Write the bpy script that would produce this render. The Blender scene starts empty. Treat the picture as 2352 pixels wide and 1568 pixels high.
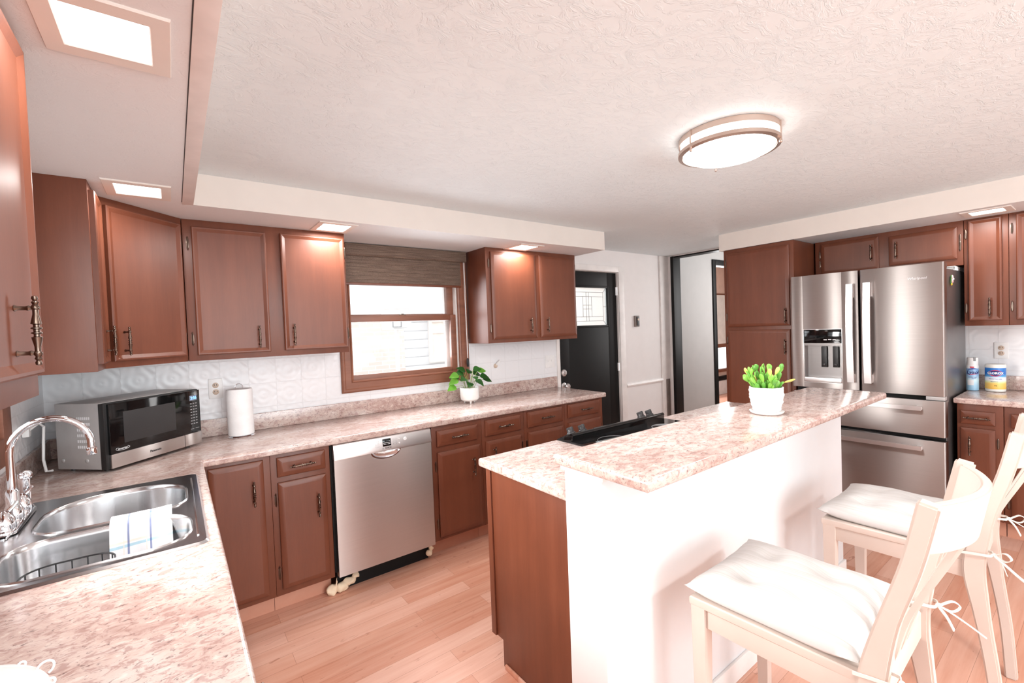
import bpy, bmesh, math, random
from math import pi, sin, cos, radians, sqrt
from mathutils import Vector, Matrix, noise

SC = bpy.context.scene
COL = SC.collection
random.seed(7)

# ------------------------------------------------------------------ camera
cam_d = bpy.data.cameras.new('camera')
cam = bpy.data.objects.new('camera', cam_d)
COL.objects.link(cam)
SC.camera = cam
cam_d.sensor_width = 36.0
cam_d.lens = 1039.43 * 36.0 / 2352.0
cam_d.clip_start = 0.02
_y, _p, _r = radians(36.7464), radians(-1.5699), radians(-2.1748)
_fw = Vector((sin(_y) * cos(_p), cos(_y) * cos(_p), sin(_p)))
_rt = Vector((cos(_y), -sin(_y), 0))
_up = _rt.cross(_fw)
_rt2 = _rt * cos(_r) + _up * sin(_r)
_up2 = -_rt * sin(_r) + _up * cos(_r)
_M = Matrix((( _rt2.x, _up2.x, -_fw.x), (_rt2.y, _up2.y, -_fw.y), (_rt2.z, _up2.z, -_fw.z))).to_4x4()
_M.translation = Vector((0.5504, -3.2773, 1.489))
cam.matrix_world = _M

# ------------------------------------------------------------------ colour management, sky, daylight
SC.view_settings.view_transform = 'Standard'
SC.view_settings.look = 'None'
SC.view_settings.exposure = 0.56
SC.view_settings.gamma = 1.0
SC.view_settings.use_curve_mapping = False

W = bpy.data.worlds.new('sky')
SC.world = W
W.use_nodes = True
_bg = W.node_tree.nodes['Background']
_bg.inputs[0].default_value = (0.93, 0.97, 1.0, 1)
_bg.inputs[1].default_value = 1.5

def area(name, loc, target, sx, sy, power, col=(1, 1, 1), spread=180):
    d = bpy.data.lights.new(name, 'AREA')
    d.shape = 'RECTANGLE'; d.size = sx; d.size_y = sy; d.energy = power; d.color = col; d.spread = radians(spread)
    o = bpy.data.objects.new(name, d); COL.objects.link(o)
    o.location = loc
    o.rotation_euler = (Vector(target) - Vector(loc)).to_track_quat('-Z', 'Y').to_euler()
    return o

# daylight lamps just inside their windows; the rear pair is an added unseen fill
area('rear_fill', (1.6, -6.42, 1.35), (1.9, 0, 1.25), 2.5, 1.5, 68, (0.86, 0.96, 1.0))  # fill lamp added behind the camera, at an invented window
area('rear_right_fill', (4.3, -6.42, 1.25), (3.3, 0, 1.25), 1.6, 1.8, 8, (0.86, 0.96, 1.0))  # weaker added fill at the second invented rear window
area('daylight_sink_window', (-0.02, -1.40, 1.56), (1.66, -1.88, 0.95), 0.42, 0.8, 13, (1.0, 0.97, 0.94), 86)
area('daylight_kitchen_window', (2.0, 0.03, 1.6), (2.0, -3, 0.6), 0.75, 0.7, 10, (0.92, 0.96, 1.0), 130)

# ------------------------------------------------------------------ material helpers
def lin(r, g, b):
    f = lambda c: c / 12.92 if c <= 0.04045 else ((c + 0.055) / 1.055) ** 2.4
    return (f(r / 255), f(g / 255), f(b / 255), 1)

class NT:
    def __init__(s, name):
        s.m = bpy.data.materials.new(name); s.m.use_nodes = True
        s.t = s.m.node_tree; s.n = s.t.nodes; s.l = s.t.links
        s.p = s.n['Principled BSDF']; s.out = s.n['Material Output']
    def add(s, kind, **kw):
        nd = s.n.new(kind)
        for k, v in kw.items():
            if k.startswith('i_'):
                key = k[2:]
                key = int(key) if key.isdigit() else key.replace('_', ' ')
                nd.inputs[key].default_value = v
            else: setattr(nd, k, v)
        return nd
    def link(s, a, b): s.l.new(a, b)
    def coord(s, scale=(1, 1, 1), rot=(0, 0, 0), kind='Object'):
        tc = s.add('ShaderNodeTexCoord'); mp = s.add('ShaderNodeMapping')
        mp.inputs['Scale'].default_value = scale; mp.inputs['Rotation'].default_value = rot
        s.link(tc.outputs[kind], mp.inputs[0]); return mp.outputs[0]
    def noise(s, vec, scale, detail=4, rough=0.55, dist=0):
        nd = s.add('ShaderNodeTexNoise'); s.link(vec, nd.inputs['Vector'])
        nd.inputs['Scale'].default_value = scale; nd.inputs['Detail'].default_value = detail
        nd.inputs['Roughness'].default_value = rough; nd.inputs['Distortion'].default_value = dist
        return nd.outputs[0]
    def ramp(s, fac, stops):
        nd = s.add('ShaderNodeValToRGB'); s.link(fac, nd.inputs[0])
        e = nd.color_ramp.elements
        while len(e) < len(stops): e.new(0.5)
        for el, (pos, c) in zip(e, stops): el.position = pos; el.color = c if len(c) == 4 else (*c, 1)
        return nd.outputs[0]
    def mix(s, fac, a, b, mode='MIX'):
        nd = s.add('ShaderNodeMix', data_type='RGBA', blend_type=mode)
        for v, k in ((fac, 0), (a, 6), (b, 7)):
            if hasattr(v, 'type') and hasattr(v, 'node'): s.link(v, nd.inputs[k])
            else: nd.inputs[k].default_value = v
        return nd.outputs[2]
    def math(s, op, a, b=None):
        nd = s.add('ShaderNodeMath', operation=op)
        for i, v in enumerate((a, b)):
            if v is None: continue
            if hasattr(v, 'node'): s.link(v, nd.inputs[i])
            else: nd.inputs[i].default_value = v
        return nd.outputs[0]
    def bump(s, h, strength=0.3, dist=0.01):
        nd = s.add('ShaderNodeBump'); s.link(h, nd.inputs['Height'])
        nd.inputs['Strength'].default_value = strength; nd.inputs['Distance'].default_value = dist
        s.link(nd.outputs[0], s.p.inputs['Normal']); return nd
    def set(s, **kw):
        for k, v in kw.items():
            s.p.inputs[k.replace('_', ' ')].default_value = v
        return s

def plain(name, col, rough=0.5, metal=0.0, spec=0.5, bump=0.0, bscale=200, var=0.06):
    """even colour with a faint procedural mottling"""
    t = NT(name)
    c = col if len(col) == 4 else (*col, 1)
    v = t.coord()
    n = t.noise(v, 9, 3)
    lo = tuple(x * (1 - var) for x in c[:3]) + (1,); hi = tuple(min(1, x * (1 + var)) for x in c[:3]) + (1,)
    t.link(t.ramp(n, [(0.3, lo), (0.7, hi)]), t.p.inputs['Base Color'])
    t.set(Roughness=rough, Metallic=metal, Specular_IOR_Level=spec)
    if bump: t.bump(t.noise(v, bscale, 2), bump, 0.002)
    return t.m

def emit(name, col, strength):
    t = NT(name)
    t.set(Base_Color=(*col, 1), Emission_Color=(*col, 1), Emission_Strength=strength, Roughness=0.4)
    return t.m

def mat_wood(name, dark, mid, light, axis='z', rough=0.34):
    t = NT(name)
    sc = {'z': (7, 7, 0.55), 'x': (0.55, 7, 7), 'y': (7, 0.55, 7)}[axis]
    v = t.coord(sc)
    n1 = t.noise(v, 2.2, 5, 0.6, 0.4)
    n2 = t.noise(t.coord((1, 1, 1)), 3.0, 3, 0.5)
    g = t.noise(t.coord(tuple(x * 9 for x in sc)), 3.0, 2, 0.5)
    c = t.ramp(n1, [(0.20, dark), (0.5, mid), (0.85, light)])
    c = t.mix(0.35, c, t.ramp(n2, [(0.25, dark), (0.75, light)]))
    c = t.mix(0.06, c, t.ramp(g, [(0.40, dark), (0.60, light)]))
    t.link(c, t.p.inputs['Base Color'])
    t.set(Roughness=0.40, Specular_IOR_Level=0.52)
    t.bump(g, 0.05, 0.001)
    return t.m

def mat_laminate(name):
    t = NT(name)
    v = t.coord((1.0, 1.6, 1.6))
    vw = t.coord((1, 1, 1))
    big = t.noise(v, 5.5, 5, 0.62, 0.6)
    mid = t.noise(v, 30, 5, 0.68, 0.9)
    fine = t.noise(v, 75, 4, 0.65, 0.7)
    c = t.ramp(big, [(0.30, lin(180, 150, 141)), (0.46, lin(202, 179, 170)), (0.66, lin(216, 201, 194))])
    m = t.ramp(mid, [(0.40, (1, 1, 1)), (0.50, (0, 0, 0))])
    c = t.mix(t.math('MULTIPLY', m, 0.55), c, lin(152, 112, 106))
    f = t.ramp(fine, [(0.335, (1, 1, 1)), (0.42, (0, 0, 0))])
    c = t.mix(t.math('MULTIPLY', f, 0.7), c, lin(98, 78, 80))
    f2 = t.ramp(t.noise(v, 30, 4, 0.6, 0.5), [(0.60, (0, 0, 0)), (0.68, (1, 1, 1))])
    c = t.mix(t.math('MULTIPLY', f2, 0.5), c, lin(238, 224, 216))
    t.link(c, t.p.inputs['Base Color'])
    t.set(Roughness=0.17, Specular_IOR_Level=0.6)
    t.bump(t.noise(vw, 300, 2), 0.03, 0.001)
    return t.m

def mat_floor(name):
    t = NT(name)
    tc = t.add('ShaderNodeTexCoord')
    br = t.add('ShaderNodeTexBrick', offset=0.37, offset_frequency=2, squash=1.0)
    t.link(tc.outputs['Object'], br.inputs['Vector'])
    br.inputs['Scale'].default_value = 1.0
    br.inputs['Brick Width'].default_value = 0.93
    br.inputs['Row Height'].default_value = 0.094
    br.inputs['Mortar Size'].default_value = 0.0007
    br.inputs['Color1'].default_value = (0, 0, 0, 1); br.inputs['Color2'].default_value = (1, 1, 1, 1)
    br.inputs['Mortar'].default_value = (0.2, 0.2, 0.2, 1)
    c = t.ramp(br.outputs[0], [(0.0, lin(204, 138, 110)), (0.35, lin(215, 155, 128)), (0.65, lin(226, 174, 151)), (1.0, lin(236, 192, 173))])
    st = t.noise(t.coord((1.0, 16, 1)), 1.7, 5, 0.6, 0.3)
    c = t.mix(0.42, c, t.ramp(st, [(0.32, lin(196, 128, 101)), (0.5, lin(218, 164, 142)), (0.70, lin(234, 192, 172))]))
    kn = t.noise(t.coord((4, 12, 1)), 2.6, 3, 0.5, 0.8)
    c = t.mix(t.math('MULTIPLY', t.ramp(kn, [(0.27, (1, 1, 1)), (0.34, (0, 0, 0))]), 0.5), c, lin(160, 92, 64))
    c = t.mix(t.math('MULTIPLY', br.outputs[1], 0.55), c, lin(136, 84, 62))
    t.link(c, t.p.inputs['Base Color'])
    t.set(Roughness=0.36, Specular_IOR_Level=0.5)
    t.bump(st, 0.04, 0.002)
    return t.m

def mat_plaster(name, col, strength=0.5, scale=8.0):
    """swirled skip-trowel plaster"""
    t = NT(name)
    v = t.coord((1, 1.5, 1), (0, 0, 0.5))
    n = t.noise(v, scale * 2.2, 5, 0.6, 1.6)
    r = t.ramp(n, [(0.46, (0, 0, 0)), (0.53, (0.4, 0.4, 0.4)), (0.58, (0.25, 0.25, 0.25)), (0.64, (1, 1, 1))])
    t.link(t.ramp(t.noise(v, 2, 2), [(0.3, tuple(x * 0.97 for x in col[:3]) + (1,)), (0.7, col)]), t.p.inputs['Base Color'])
    t.set(Roughness=0.75, Specular_IOR_Level=0.25)
    t.bump(r, strength, 0.006)
    return t.m

def mat_tile(name, plane='xz'):
    """embossed white panels: square tiles with ring and scroll relief"""
    t = NT(name)
    tc = t.add('ShaderNodeTexCoord'); sp = t.add('ShaderNodeSeparateXYZ'); t.link(tc.outputs['Object'], sp.inputs[0])
    a = sp.outputs[0] if plane == 'xz' else sp.outputs[1]
    b = sp.outputs[2]
    S = 1 / 0.153
    fa = t.math('SUBTRACT', t.math('FRACT', t.math('MULTIPLY', a, S)), 0.5)
    fb = t.math('SUBTRACT', t.math('FRACT', t.math('MULTIPLY', t.math('ADD', b, 0.02), S)), 0.5)
    rad = t.math('SQRT', t.math('ADD', t.math('MULTIPLY', fa, fa), t.math('MULTIPLY', fb, fb)))
    rings = t.math('SINE', t.math('MULTIPLY', rad, 26.0))
    diag = t.math('SINE', t.math('MULTIPLY', t.math('MULTIPLY', fa, fb), 55.0))
    emb = t.math('ADD', t.math('MULTIPLY', rings, 0.5), t.math('MULTIPLY', diag, 0.5))
    edge = t.math('MAXIMUM', t.math('ABSOLUTE', fa), t.math('ABSOLUTE', fb))
    seam = t.math('GREATER_THAN', edge, 0.485)
    h = t.math('SUBTRACT', t.math('MULTIPLY', emb, 0.35), t.math('MULTIPLY', seam, 1.6))
    c = t.mix(t.math('MULTIPLY', seam, 0.15), lin(238, 238, 240), lin(170, 168, 168))
    t.link(c, t.p.inputs['Base Color'])
    t.set(Roughness=0.3, Specular_IOR_Level=0.5)
    t.bump(h, 0.45, 0.004)
    return t.m

def mat_steel(name, col, rough=0.27, brush='x', aniso=0.6):
    t = NT(name)
    sc = {'x': (1.5, 1.5, 260), 'z': (200, 200, 1.5), 'y': (260, 1.5, 260)}[brush]
    n = t.noise(t.coord(sc), 2, 2, 0.5)
    big = t.noise(t.coord((1, 1, 0.2)), 2.5, 2)
    c = t.ramp(n, [(0.3, tuple(x * 0.93 for x in col[:3]) + (1,)), (0.7, col)])
    c = t.mix(0.15, c, t.ramp(big, [(0.3, tuple(x * 0.85 for x in col[:3]) + (1,)), (0.7, col)]))
    t.link(c, t.p.inputs['Base Color'])
    t.set(Metallic=1.0, Roughness=rough, Anisotropic=aniso, Anisotropic_Rotation=0.25)
    t.bump(n, 0.04, 0.0006)
    return t.m

def mat_glass(name, tint=(1, 1, 1), refl=0.06, haze=0.0):
    t = NT(name)
    tr = t.add('ShaderNodeBsdfTransparent'); tr.inputs[0].default_value = (*tint, 1)
    gl = t.add('ShaderNodeBsdfGlossy'); gl.inputs['Roughness'].default_value = 0.02
    lw = t.add('ShaderNodeLayerWeight'); lw.inputs[0].default_value = 0.5
    fr = t.math('ADD', t.math('MULTIPLY', t.math('POWER', lw.outputs['Facing'], 4.0), 0.45), 0.02)
    mx = t.add('ShaderNodeMixShader'); t.link(fr, mx.inputs[0])
    t.link(tr.outputs[0], mx.inputs[1]); t.link(gl.outputs[0], mx.inputs[2])
    last = mx.outputs[0]
    if haze:
        df = t.add('ShaderNodeBsdfTranslucent'); df.inputs[0].default_value = (0.95, 0.96, 0.95, 1)
        m2 = t.add('ShaderNodeMixShader'); m2.inputs[0].default_value = haze
        t.link(last, m2.inputs[1]); t.link(df.outputs[0], m2.inputs[2]); last = m2.outputs[0]
    t.link(last, t.out.inputs[0])
    return t.m

def mat_brick(name):
    t = NT(name)
    tc = t.add('ShaderNodeTexCoord'); sp = t.add('ShaderNodeSeparateXYZ'); t.link(tc.outputs['Object'], sp.inputs[0])
    cb = t.add('ShaderNodeCombineXYZ'); t.link(sp.outputs[0], cb.inputs[0]); t.link(sp.outputs[2], cb.inputs[1])
    br = t.add('ShaderNodeTexBrick'); t.link(cb.outputs[0], br.inputs[0])
    br.inputs['Scale'].default_value = 1; br.inputs['Brick Width'].default_value = 0.30; br.inputs['Row Height'].default_value = 0.088
    br.inputs['Mortar Size'].default_value = 0.009
    br.inputs['Color1'].default_value = lin(232, 212, 204); br.inputs['Color2'].default_value = lin(238, 224, 218)
    br.inputs['Mortar'].default_value = lin(244, 241, 239)
    t.link(br.outputs[0], t.p.inputs['Base Color']); t.set(Roughness=0.9)
    return t.m

def mat_siding(name):
    t = NT(name)
    tc = t.add('ShaderNodeTexCoord'); sp = t.add('ShaderNodeSeparateXYZ'); t.link(tc.outputs['Object'], sp.inputs[0])
    f = t.math('FRACT', t.math('MULTIPLY', sp.outputs[2], 5.2))
    c = t.ramp(f, [(0.0, lin(150, 152, 158)), (0.10, lin(226, 228, 230)), (1.0, lin(236, 238, 240))])
    t.link(c, t.p.inputs['Base Color']); t.set(Roughness=0.7); t.bump(f, 0.5, 0.02)
    return t.m

def mat_shade(name):
    t = NT(name)
    n = t.noise(t.coord((3, 3, 150)), 2.2, 3, 0.6)
    n2 = t.noise(t.coord((90, 90, 260)), 2, 2, 0.5)
    c = t.ramp(n, [(0.28, lin(62, 46, 38)), (0.5, lin(98, 76, 64)), (0.72, lin(142, 120, 104))])
    c = t.mix(0.25, c, t.ramp(n2, [(0.4, lin(60, 44, 36)), (0.6, lin(160, 138, 120))]))
    t.link(c, t.p.inputs['Base Color']); t.set(Roughness=0.7); t.bump(n, 0.4, 0.002)
    return t.m

def mat_cushion(name):
    t = NT(name)
    tc = t.add('ShaderNodeTexCoord'); sp = t.add('ShaderNodeSeparateXYZ'); t.link(tc.outputs['Object'], sp.inputs[0])
    f = t.math('FRACT', t.math('MULTIPLY', sp.outputs[0], 24.0))
    c = t.ramp(f, [(0.0, lin(208, 205, 202)), (0.30, lin(213, 211, 209)), (0.34, lin(199, 196, 191)), (0.42, lin(213, 211, 209)), (0.62, lin(203, 200, 196)), (0.7, lin(213, 211, 209))])
    t.link(c, t.p.inputs['Base Color']); t.set(Roughness=0.85, Specular_IOR_Level=0.2)
    t.bump(t.noise(t.coord(), 350, 2), 0.15, 0.001)
    return t.m

def mat_towel(name):
    t = NT(name)
    tc = t.add('ShaderNodeTexCoord'); sp = t.add('ShaderNodeSeparateXYZ'); t.link(tc.outputs['UV'], sp.inputs[0])
    def band(coord, c0, w):
        d = t.math('ABSOLUTE', t.math('SUBTRACT', coord, c0)); return t.math('LESS_THAN', d, w)
    u, v = sp.outputs[0], sp.outputs[1]
    c = lin(226, 226, 228)
    col = None
    for co, c0, w, k in ((v, .30, .014, lin(150, 196, 214)), (v, .26, .010, lin(224, 214, 200)), (v, .72, .014, lin(150, 196, 214)), (v, .68, .010, lin(224, 214, 200)),
                         (u, .22, .008, lin(228, 216, 206)), (u, .57, .008, lin(228, 216, 206)), (u, .29, .016, lin(74, 92, 150)), (u, .64, .016, lin(74, 92, 150))):
        m = t.math('MULTIPLY', band(co, c0, w), 0.75)
        col = t.mix(m, c if col is None else col, k)
    t.link(col, t.p.inputs['Base Color']); t.set(Roughness=0.9, Specular_IOR_Level=0.1)
    t.bump(t.noise(t.coord(), 260, 2), 0.3, 0.002)
    return t.m

def mat_label(name, stops, z0, z1):
    """printed wrap: colour bands along the height"""
    t = NT(name)
    tc = t.add('ShaderNodeTexCoord'); sp = t.add('ShaderNodeSeparateXYZ'); t.link(tc.outputs['Object'], sp.inputs[0])
    f = t.math('DIVIDE', t.math('SUBTRACT', sp.outputs[2], z0), z1 - z0)
    t.link(t.ramp(f, stops), t.p.inputs['Base Color']); t.set(Roughness=0.3)
    return t.m

M = {}
M['cab'] = mat_wood('stained cabinet wood', lin(92, 48, 31), lin(110, 59, 39), lin(125, 71, 49))
M['casing'] = mat_wood('window casing wood', lin(100, 58, 42), lin(134, 82, 60), lin(158, 104, 80), 'x')
M['top'] = mat_laminate('speckled laminate')
M['floor'] = mat_floor('plank floor')
M['ceil'] = mat_plaster('ceiling plaster', lin(233, 243, 246), 0.55, 5.5)
M['soffit'] = mat_plaster('soffit plaster', lin(232, 234, 235), 0.25, 6)
M['soffit_face'] = plain('soffit face paint', lin(230, 223, 216), 0.6, var=0.015)
M['wall'] = plain('white wall paint', lin(236, 231, 229), 0.6, var=0.015)
M['island'] = plain('white satin paint', lin(226, 226, 227), 0.5, var=0.012)
M['trim'] = plain('white trim paint', lin(238, 233, 230), 0.4)
M['hall'] = plain('grey hall paint', lin(176, 173, 171), 0.6, var=0.02)
M['black'] = plain('black paint', lin(13, 12, 12), 0.5, spec=0.3)
M['tile_back'] = mat_tile('embossed tile back', 'xz')
M['tile_side'] = mat_tile('embossed tile side', 'yz')
M['steel'] = mat_steel('brushed steel', (0.64, 0.60, 0.58, 1), 0.34, 'x', 0.92)
M['steel_fridge'] = mat_steel('fridge steel', (0.50, 0.462, 0.445, 1), 0.44, 'x', 0.96)
M['steel_light'] = mat_steel('light satin steel', (0.88, 0.86, 0.855, 1), 0.38, 'x', 0.2)
M['steel_sink'] = mat_steel('sink steel', (0.66, 0.66, 0.67, 1), 0.22, 'y', 0.2)
M['steel_dark'] = mat_steel('dark steel', (0.36, 0.345, 0.34, 1), 0.32, 'x', 0.3)
M['chrome'] = plain('chrome', (0.86, 0.87, 0.9), 0.06, 1.0, var=0.02)
M['nickel'] = plain('brushed nickel', lin(206, 186, 174), 0.35, 1.0, var=0.03)
M['bronze'] = plain('antique pewter', lin(112, 96, 86), 0.28, 1.0, var=0.15)
M['black_gloss'] = plain('black glass', lin(12, 12, 13), 0.06)
M['black_plastic'] = plain('black plastic', lin(26, 26, 27), 0.4)
M['dark'] = plain('dark void', lin(10, 9, 9), 0.8)
M['knob'] = plain('dark grey knob', lin(46, 45, 46), 0.45)
M['grey_metal'] = plain('grey painted metal', lin(186, 184, 183), 0.4, 0.25)
M['fridge_side'] = plain('fridge side grey', lin(120, 117, 117), 0.32, 0.75)
M['white_plastic'] = plain('white plastic', lin(240, 239, 238), 0.35)
M['tan'] = plain('tan plastic', lin(206, 184, 166), 0.4)
M['paper'] = plain('paper towel', lin(244, 243, 243), 0.9, bump=0.3, bscale=120)
M['ceramic'] = plain('white ceramic', lin(246, 244, 241), 0.2)
M['soil'] = plain('soil', lin(70, 52, 38), 0.9, bump=0.6)
M['leaf_dark'] = plain('dark leaf', lin(62, 116, 52), 0.35, var=0.3)
M['leaf_light'] = plain('light leaf', lin(128, 190, 72), 0.35, var=0.25)
M['leaf_mid'] = plain('mid green leaf', lin(98, 164, 62), 0.35, var=0.25)
M['leaf_tip'] = plain('yellow green leaf', lin(206, 204, 106), 0.4, var=0.2)
M['stem'] = plain('stem green', lin(150, 168, 88), 0.5, var=0.2)
M['chairwood'] = plain('whitewashed wood', lin(209, 194, 184), 0.45, var=0.02)
M['cushion'] = mat_cushion('striped cotton')
M['tie'] = plain('cotton tie', lin(222, 219, 212), 0.85)
M['shade'] = mat_shade('woven shade')
M['towel'] = mat_towel('plaid cotton')
M['glass'] = mat_glass('window glass')
M['glass_door'] = mat_glass('bevelled door glass', (0.95, 0.97, 0.96), haze=0.45)
M['lead'] = plain('lead came', lin(150, 150, 150), 0.4, 0.3)
M['panel'] = emit('lamp panel', (1.0, 0.985, 0.97), 3.0)
M['dome'] = emit('lamp glass', (1.0, 0.965, 0.935), 3.2)
M['display'] = emit('blue display', (0.16, 0.36, 1.0), 1.6)
M['lcd'] = plain('lcd grey', lin(120, 128, 140), 0.3)
M['print'] = plain('grey print', lin(150, 150, 152), 0.5)
M['print_dark'] = plain('dark print', lin(64, 60, 60), 0.5)
M['print_white'] = plain('white print', lin(240, 240, 242), 0.4)
M['brick'] = mat_brick('pale brick'); M['siding'] = mat_siding('white siding')
M['concrete'] = plain('concrete', lin(206, 204, 200), 0.9)
M['foam'] = plain('spray foam', lin(248, 226, 196), 0.7, var=0.1, bump=0.5, bscale=60)
M['wire'] = plain('black wire', lin(30, 30, 34), 0.4)
M['blind'] = plain('roller blind', lin(244, 236, 228), 0.8)
M['peach'] = plain('peach wall', lin(232, 196, 178), 0.7)
M['vent'] = plain('brown vent', lin(120, 108, 102), 0.5)
M['lysol'] = mat_label('aerosol wrap', [(0.0, lin(150, 196, 226)), (0.22, lin(168, 208, 232)), (0.42, lin(206, 232, 240)), (0.62, lin(150, 190, 226)), (0.85, lin(130, 170, 214)), (0.9, lin(240, 240, 242))], 0, 0.185)
M['clorox'] = mat_label('wipes wrap', [(0.0, lin(246, 196, 92)), (0.26, lin(248, 206, 110)), (0.33, lin(236, 236, 170)), (0.42, lin(244, 244, 246)), (0.54, lin(232, 240, 248)), (0.60, lin(90, 170, 222)), (0.74, lin(30, 110, 200)), (1.0, lin(50, 130, 210))], 0, 0.15)
M['blue'] = plain('blue print', lin(44, 70, 160), 0.4); M['navy'] = plain('navy print', lin(36, 40, 110), 0.4)
M['red'] = plain('red print', lin(214, 60, 84), 0.4); M['canister'] = plain('white canister', lin(236, 235, 230), 0.35)
M['pink'] = plain('pink petal', lin(236, 190, 190), 0.6); M['yellow'] = plain('yellow petal', lin(228, 196, 70), 0.6)

# ------------------------------------------------------------------ mesh builder
class MB:
    def __init__(s): s.b = bmesh.new(); s.uv = None
    def _bev(s, geom_edges, r, seg):
        if r > 0: bmesh.ops.bevel(s.b, geom=geom_edges, offset=r, segments=seg, profile=0.6, affect='EDGES', clamp_overlap=True)
    def box(s, x0, x1, y0, y1, z0, z1, bev=0.0, seg=2):
        x0, x1 = min(x0, x1), max(x0, x1); y0, y1 = min(y0, y1), max(y0, y1); z0, z1 = min(z0, z1), max(z0, z1)
        vs = [s.b.verts.new((x, y, z)) for z in (z0, z1) for y in (y0, y1) for x in (x0, x1)]
        fs = [s.b.faces.new([vs[i] for i in q]) for q in ((0, 2, 3, 1), (4, 5, 7, 6), (0, 1, 5, 4), (2, 6, 7, 3), (0, 4, 6, 2), (1, 3, 7, 5))]
        if bev:
            es = set()
            for f in fs: es.update(f.edges)
            s._bev(list(es), bev, seg)
        return s
    def prism(s, pts, z0, z1, axis='z', bev=0.0, seg=2, bev_top_only=False):
        """extrude a closed outline; axis z: pts=(x,y); axis y: pts=(x,z); axis x: pts=(y,z)"""
        mk = {'z': lambda a, b, c: (a, b, c), 'y': lambda a, b, c: (a, c, b), 'x': lambda a, b, c: (c, a, b)}[axis]
        lo = [s.b.verts.new(mk(a, b, z0)) for a, b in pts]; hi = [s.b.verts.new(mk(a, b, z1)) for a, b in pts]
        fs = [s.b.faces.new(lo[::-1]), s.b.faces.new(hi)]
        n = len(pts)
        for i in range(n): fs.append(s.b.faces.new([lo[i], lo[(i + 1) % n], hi[(i + 1) % n], hi[i]]))
        bmesh.ops.recalc_face_normals(s.b, faces=fs)
        if bev: s._bev(list(fs[1].edges) if bev_top_only else list(set(fs[0].edges) | set(fs[1].edges)), bev, seg)
        return s
    def lathe(s, prof, n=20, mat=None, cap=True, arc=2 * pi):
        """prof: list of (r, z) revolved about z; mat transforms the result"""
        mat = mat or Matrix()
        rings = []
        for r, z in prof:
            if r < 1e-6: rings.append([s.b.verts.new(mat @ Vector((0, 0, z)))])
            else: rings.append([s.b.verts.new(mat @ Vector((r * cos(arc * i / n), r * sin(arc * i / n), z))) for i in range(n)])
        fs = []
        for a, b in zip(rings, rings[1:]):
            for i in range(n):
                j = (i + 1) % n
                q = [a[i % len(a)], a[j % len(a)], b[j % len(b)], b[i % len(b)]]
                u = []
                for v in q:
                    if v not in u: u.append(v)
                if len(u) >= 3: fs.append(s.b.faces.new(u))
        if cap:
            for rg, fl in ((rings[0], True), (rings[-1], False)):
                if len(rg) > 2: fs.append(s.b.faces.new(rg[::-1] if fl else rg))
        bmesh.ops.recalc_face_normals(s.b, faces=fs)
        return s
    def cyl(s, c, r, h, n=20, axis='z', r2=None, bev=0.0):
        m = Matrix.Translation(c)
        if axis == 'x': m = m @ Matrix.Rotation(pi / 2, 4, 'Y')
        if axis == 'y': m = m @ Matrix.Rotation(-pi / 2, 4, 'X')
        r2 = r if r2 is None else r2
        if bev: prof = [(r - bev, 0), (r, bev), (r2, h - bev), (r2 - bev, h)]
        else: prof = [(r, 0), (r2, h)]
        return s.lathe(prof, n, m)
    def tube(s, pts, r, n=8, closed=False, flat=None):
        """sweep a round (or flat=(w,h) rectangular) section along pts; r may be a list"""
        P = [Vector(p) for p in pts]; N = len(P)
        rs = r if isinstance(r, (list, tuple)) else [r] * N
        rings = []; up = None
        for i, p in enumerate(P):
            if closed: t = P[(i + 1) % N] - P[i - 1]
            else: t = P[min(i + 1, N - 1)] - P[max(i - 1, 0)]
            t.normalize()
            if up is None:
                up = Vector((0, 0, 1)) if abs(t.z) < 0.9 else Vector((1, 0, 0))
            side = t.cross(up).normalized(); up = side.cross(t).normalized()
            if flat:
                w, h = flat
                ring = [p + side * (a * w / 2) + up * (b * h / 2) for a, b in ((-1, -1), (1, -1), (1, 1), (-1, 1))]
            else:
                ring = [p + side * (rs[i] * cos(2 * pi * k / n)) + up * (rs[i] * sin(2 * pi * k / n)) for k in range(n)]
            rings.append([s.b.verts.new(v) for v in ring])
        fs = []
        k = len(rings[0])
        for i in range(N if closed else N - 1):
            a, b = rings[i], rings[(i + 1) % N]
            for j in range(k): fs.append(s.b.faces.new([a[j], a[(j + 1) % k], b[(j + 1) % k], b[j]]))
        if not closed:
            fs.append(s.b.faces.new(rings[0][::-1])); fs.append(s.b.faces.new(rings[-1]))
        bmesh.ops.recalc_face_normals(s.b, faces=fs)
        return s
    def sphere(s, c, r, n=12, sc=(1, 1, 1)):
        bmesh.ops.create_uvsphere(s.b, u_segments=n, v_segments=max(6, n // 2), radius=r, matrix=Matrix.Translation(c) @ Matrix.Diagonal((*sc, 1)))
        return s
    def frame(s, x0, x1, z0, z1, w, y0, y1, bev=0.0):
        """picture-frame of four mitred boards in the xz plane (w may be (l,r,b,t))"""
        l, r, b, t = w if isinstance(w, (list, tuple)) else (w,) * 4
        s.box(x0, x0 + l, y0, y1, z0, z1, bev); s.box(x1 - r, x1, y0, y1, z0, z1, bev)
        s.box(x0 + l, x1 - r, y0, y1, z0, z0 + b, bev); s.box(x0 + l, x1 - r, y0, y1, z1 - t, z1, bev)
        return s
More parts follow.
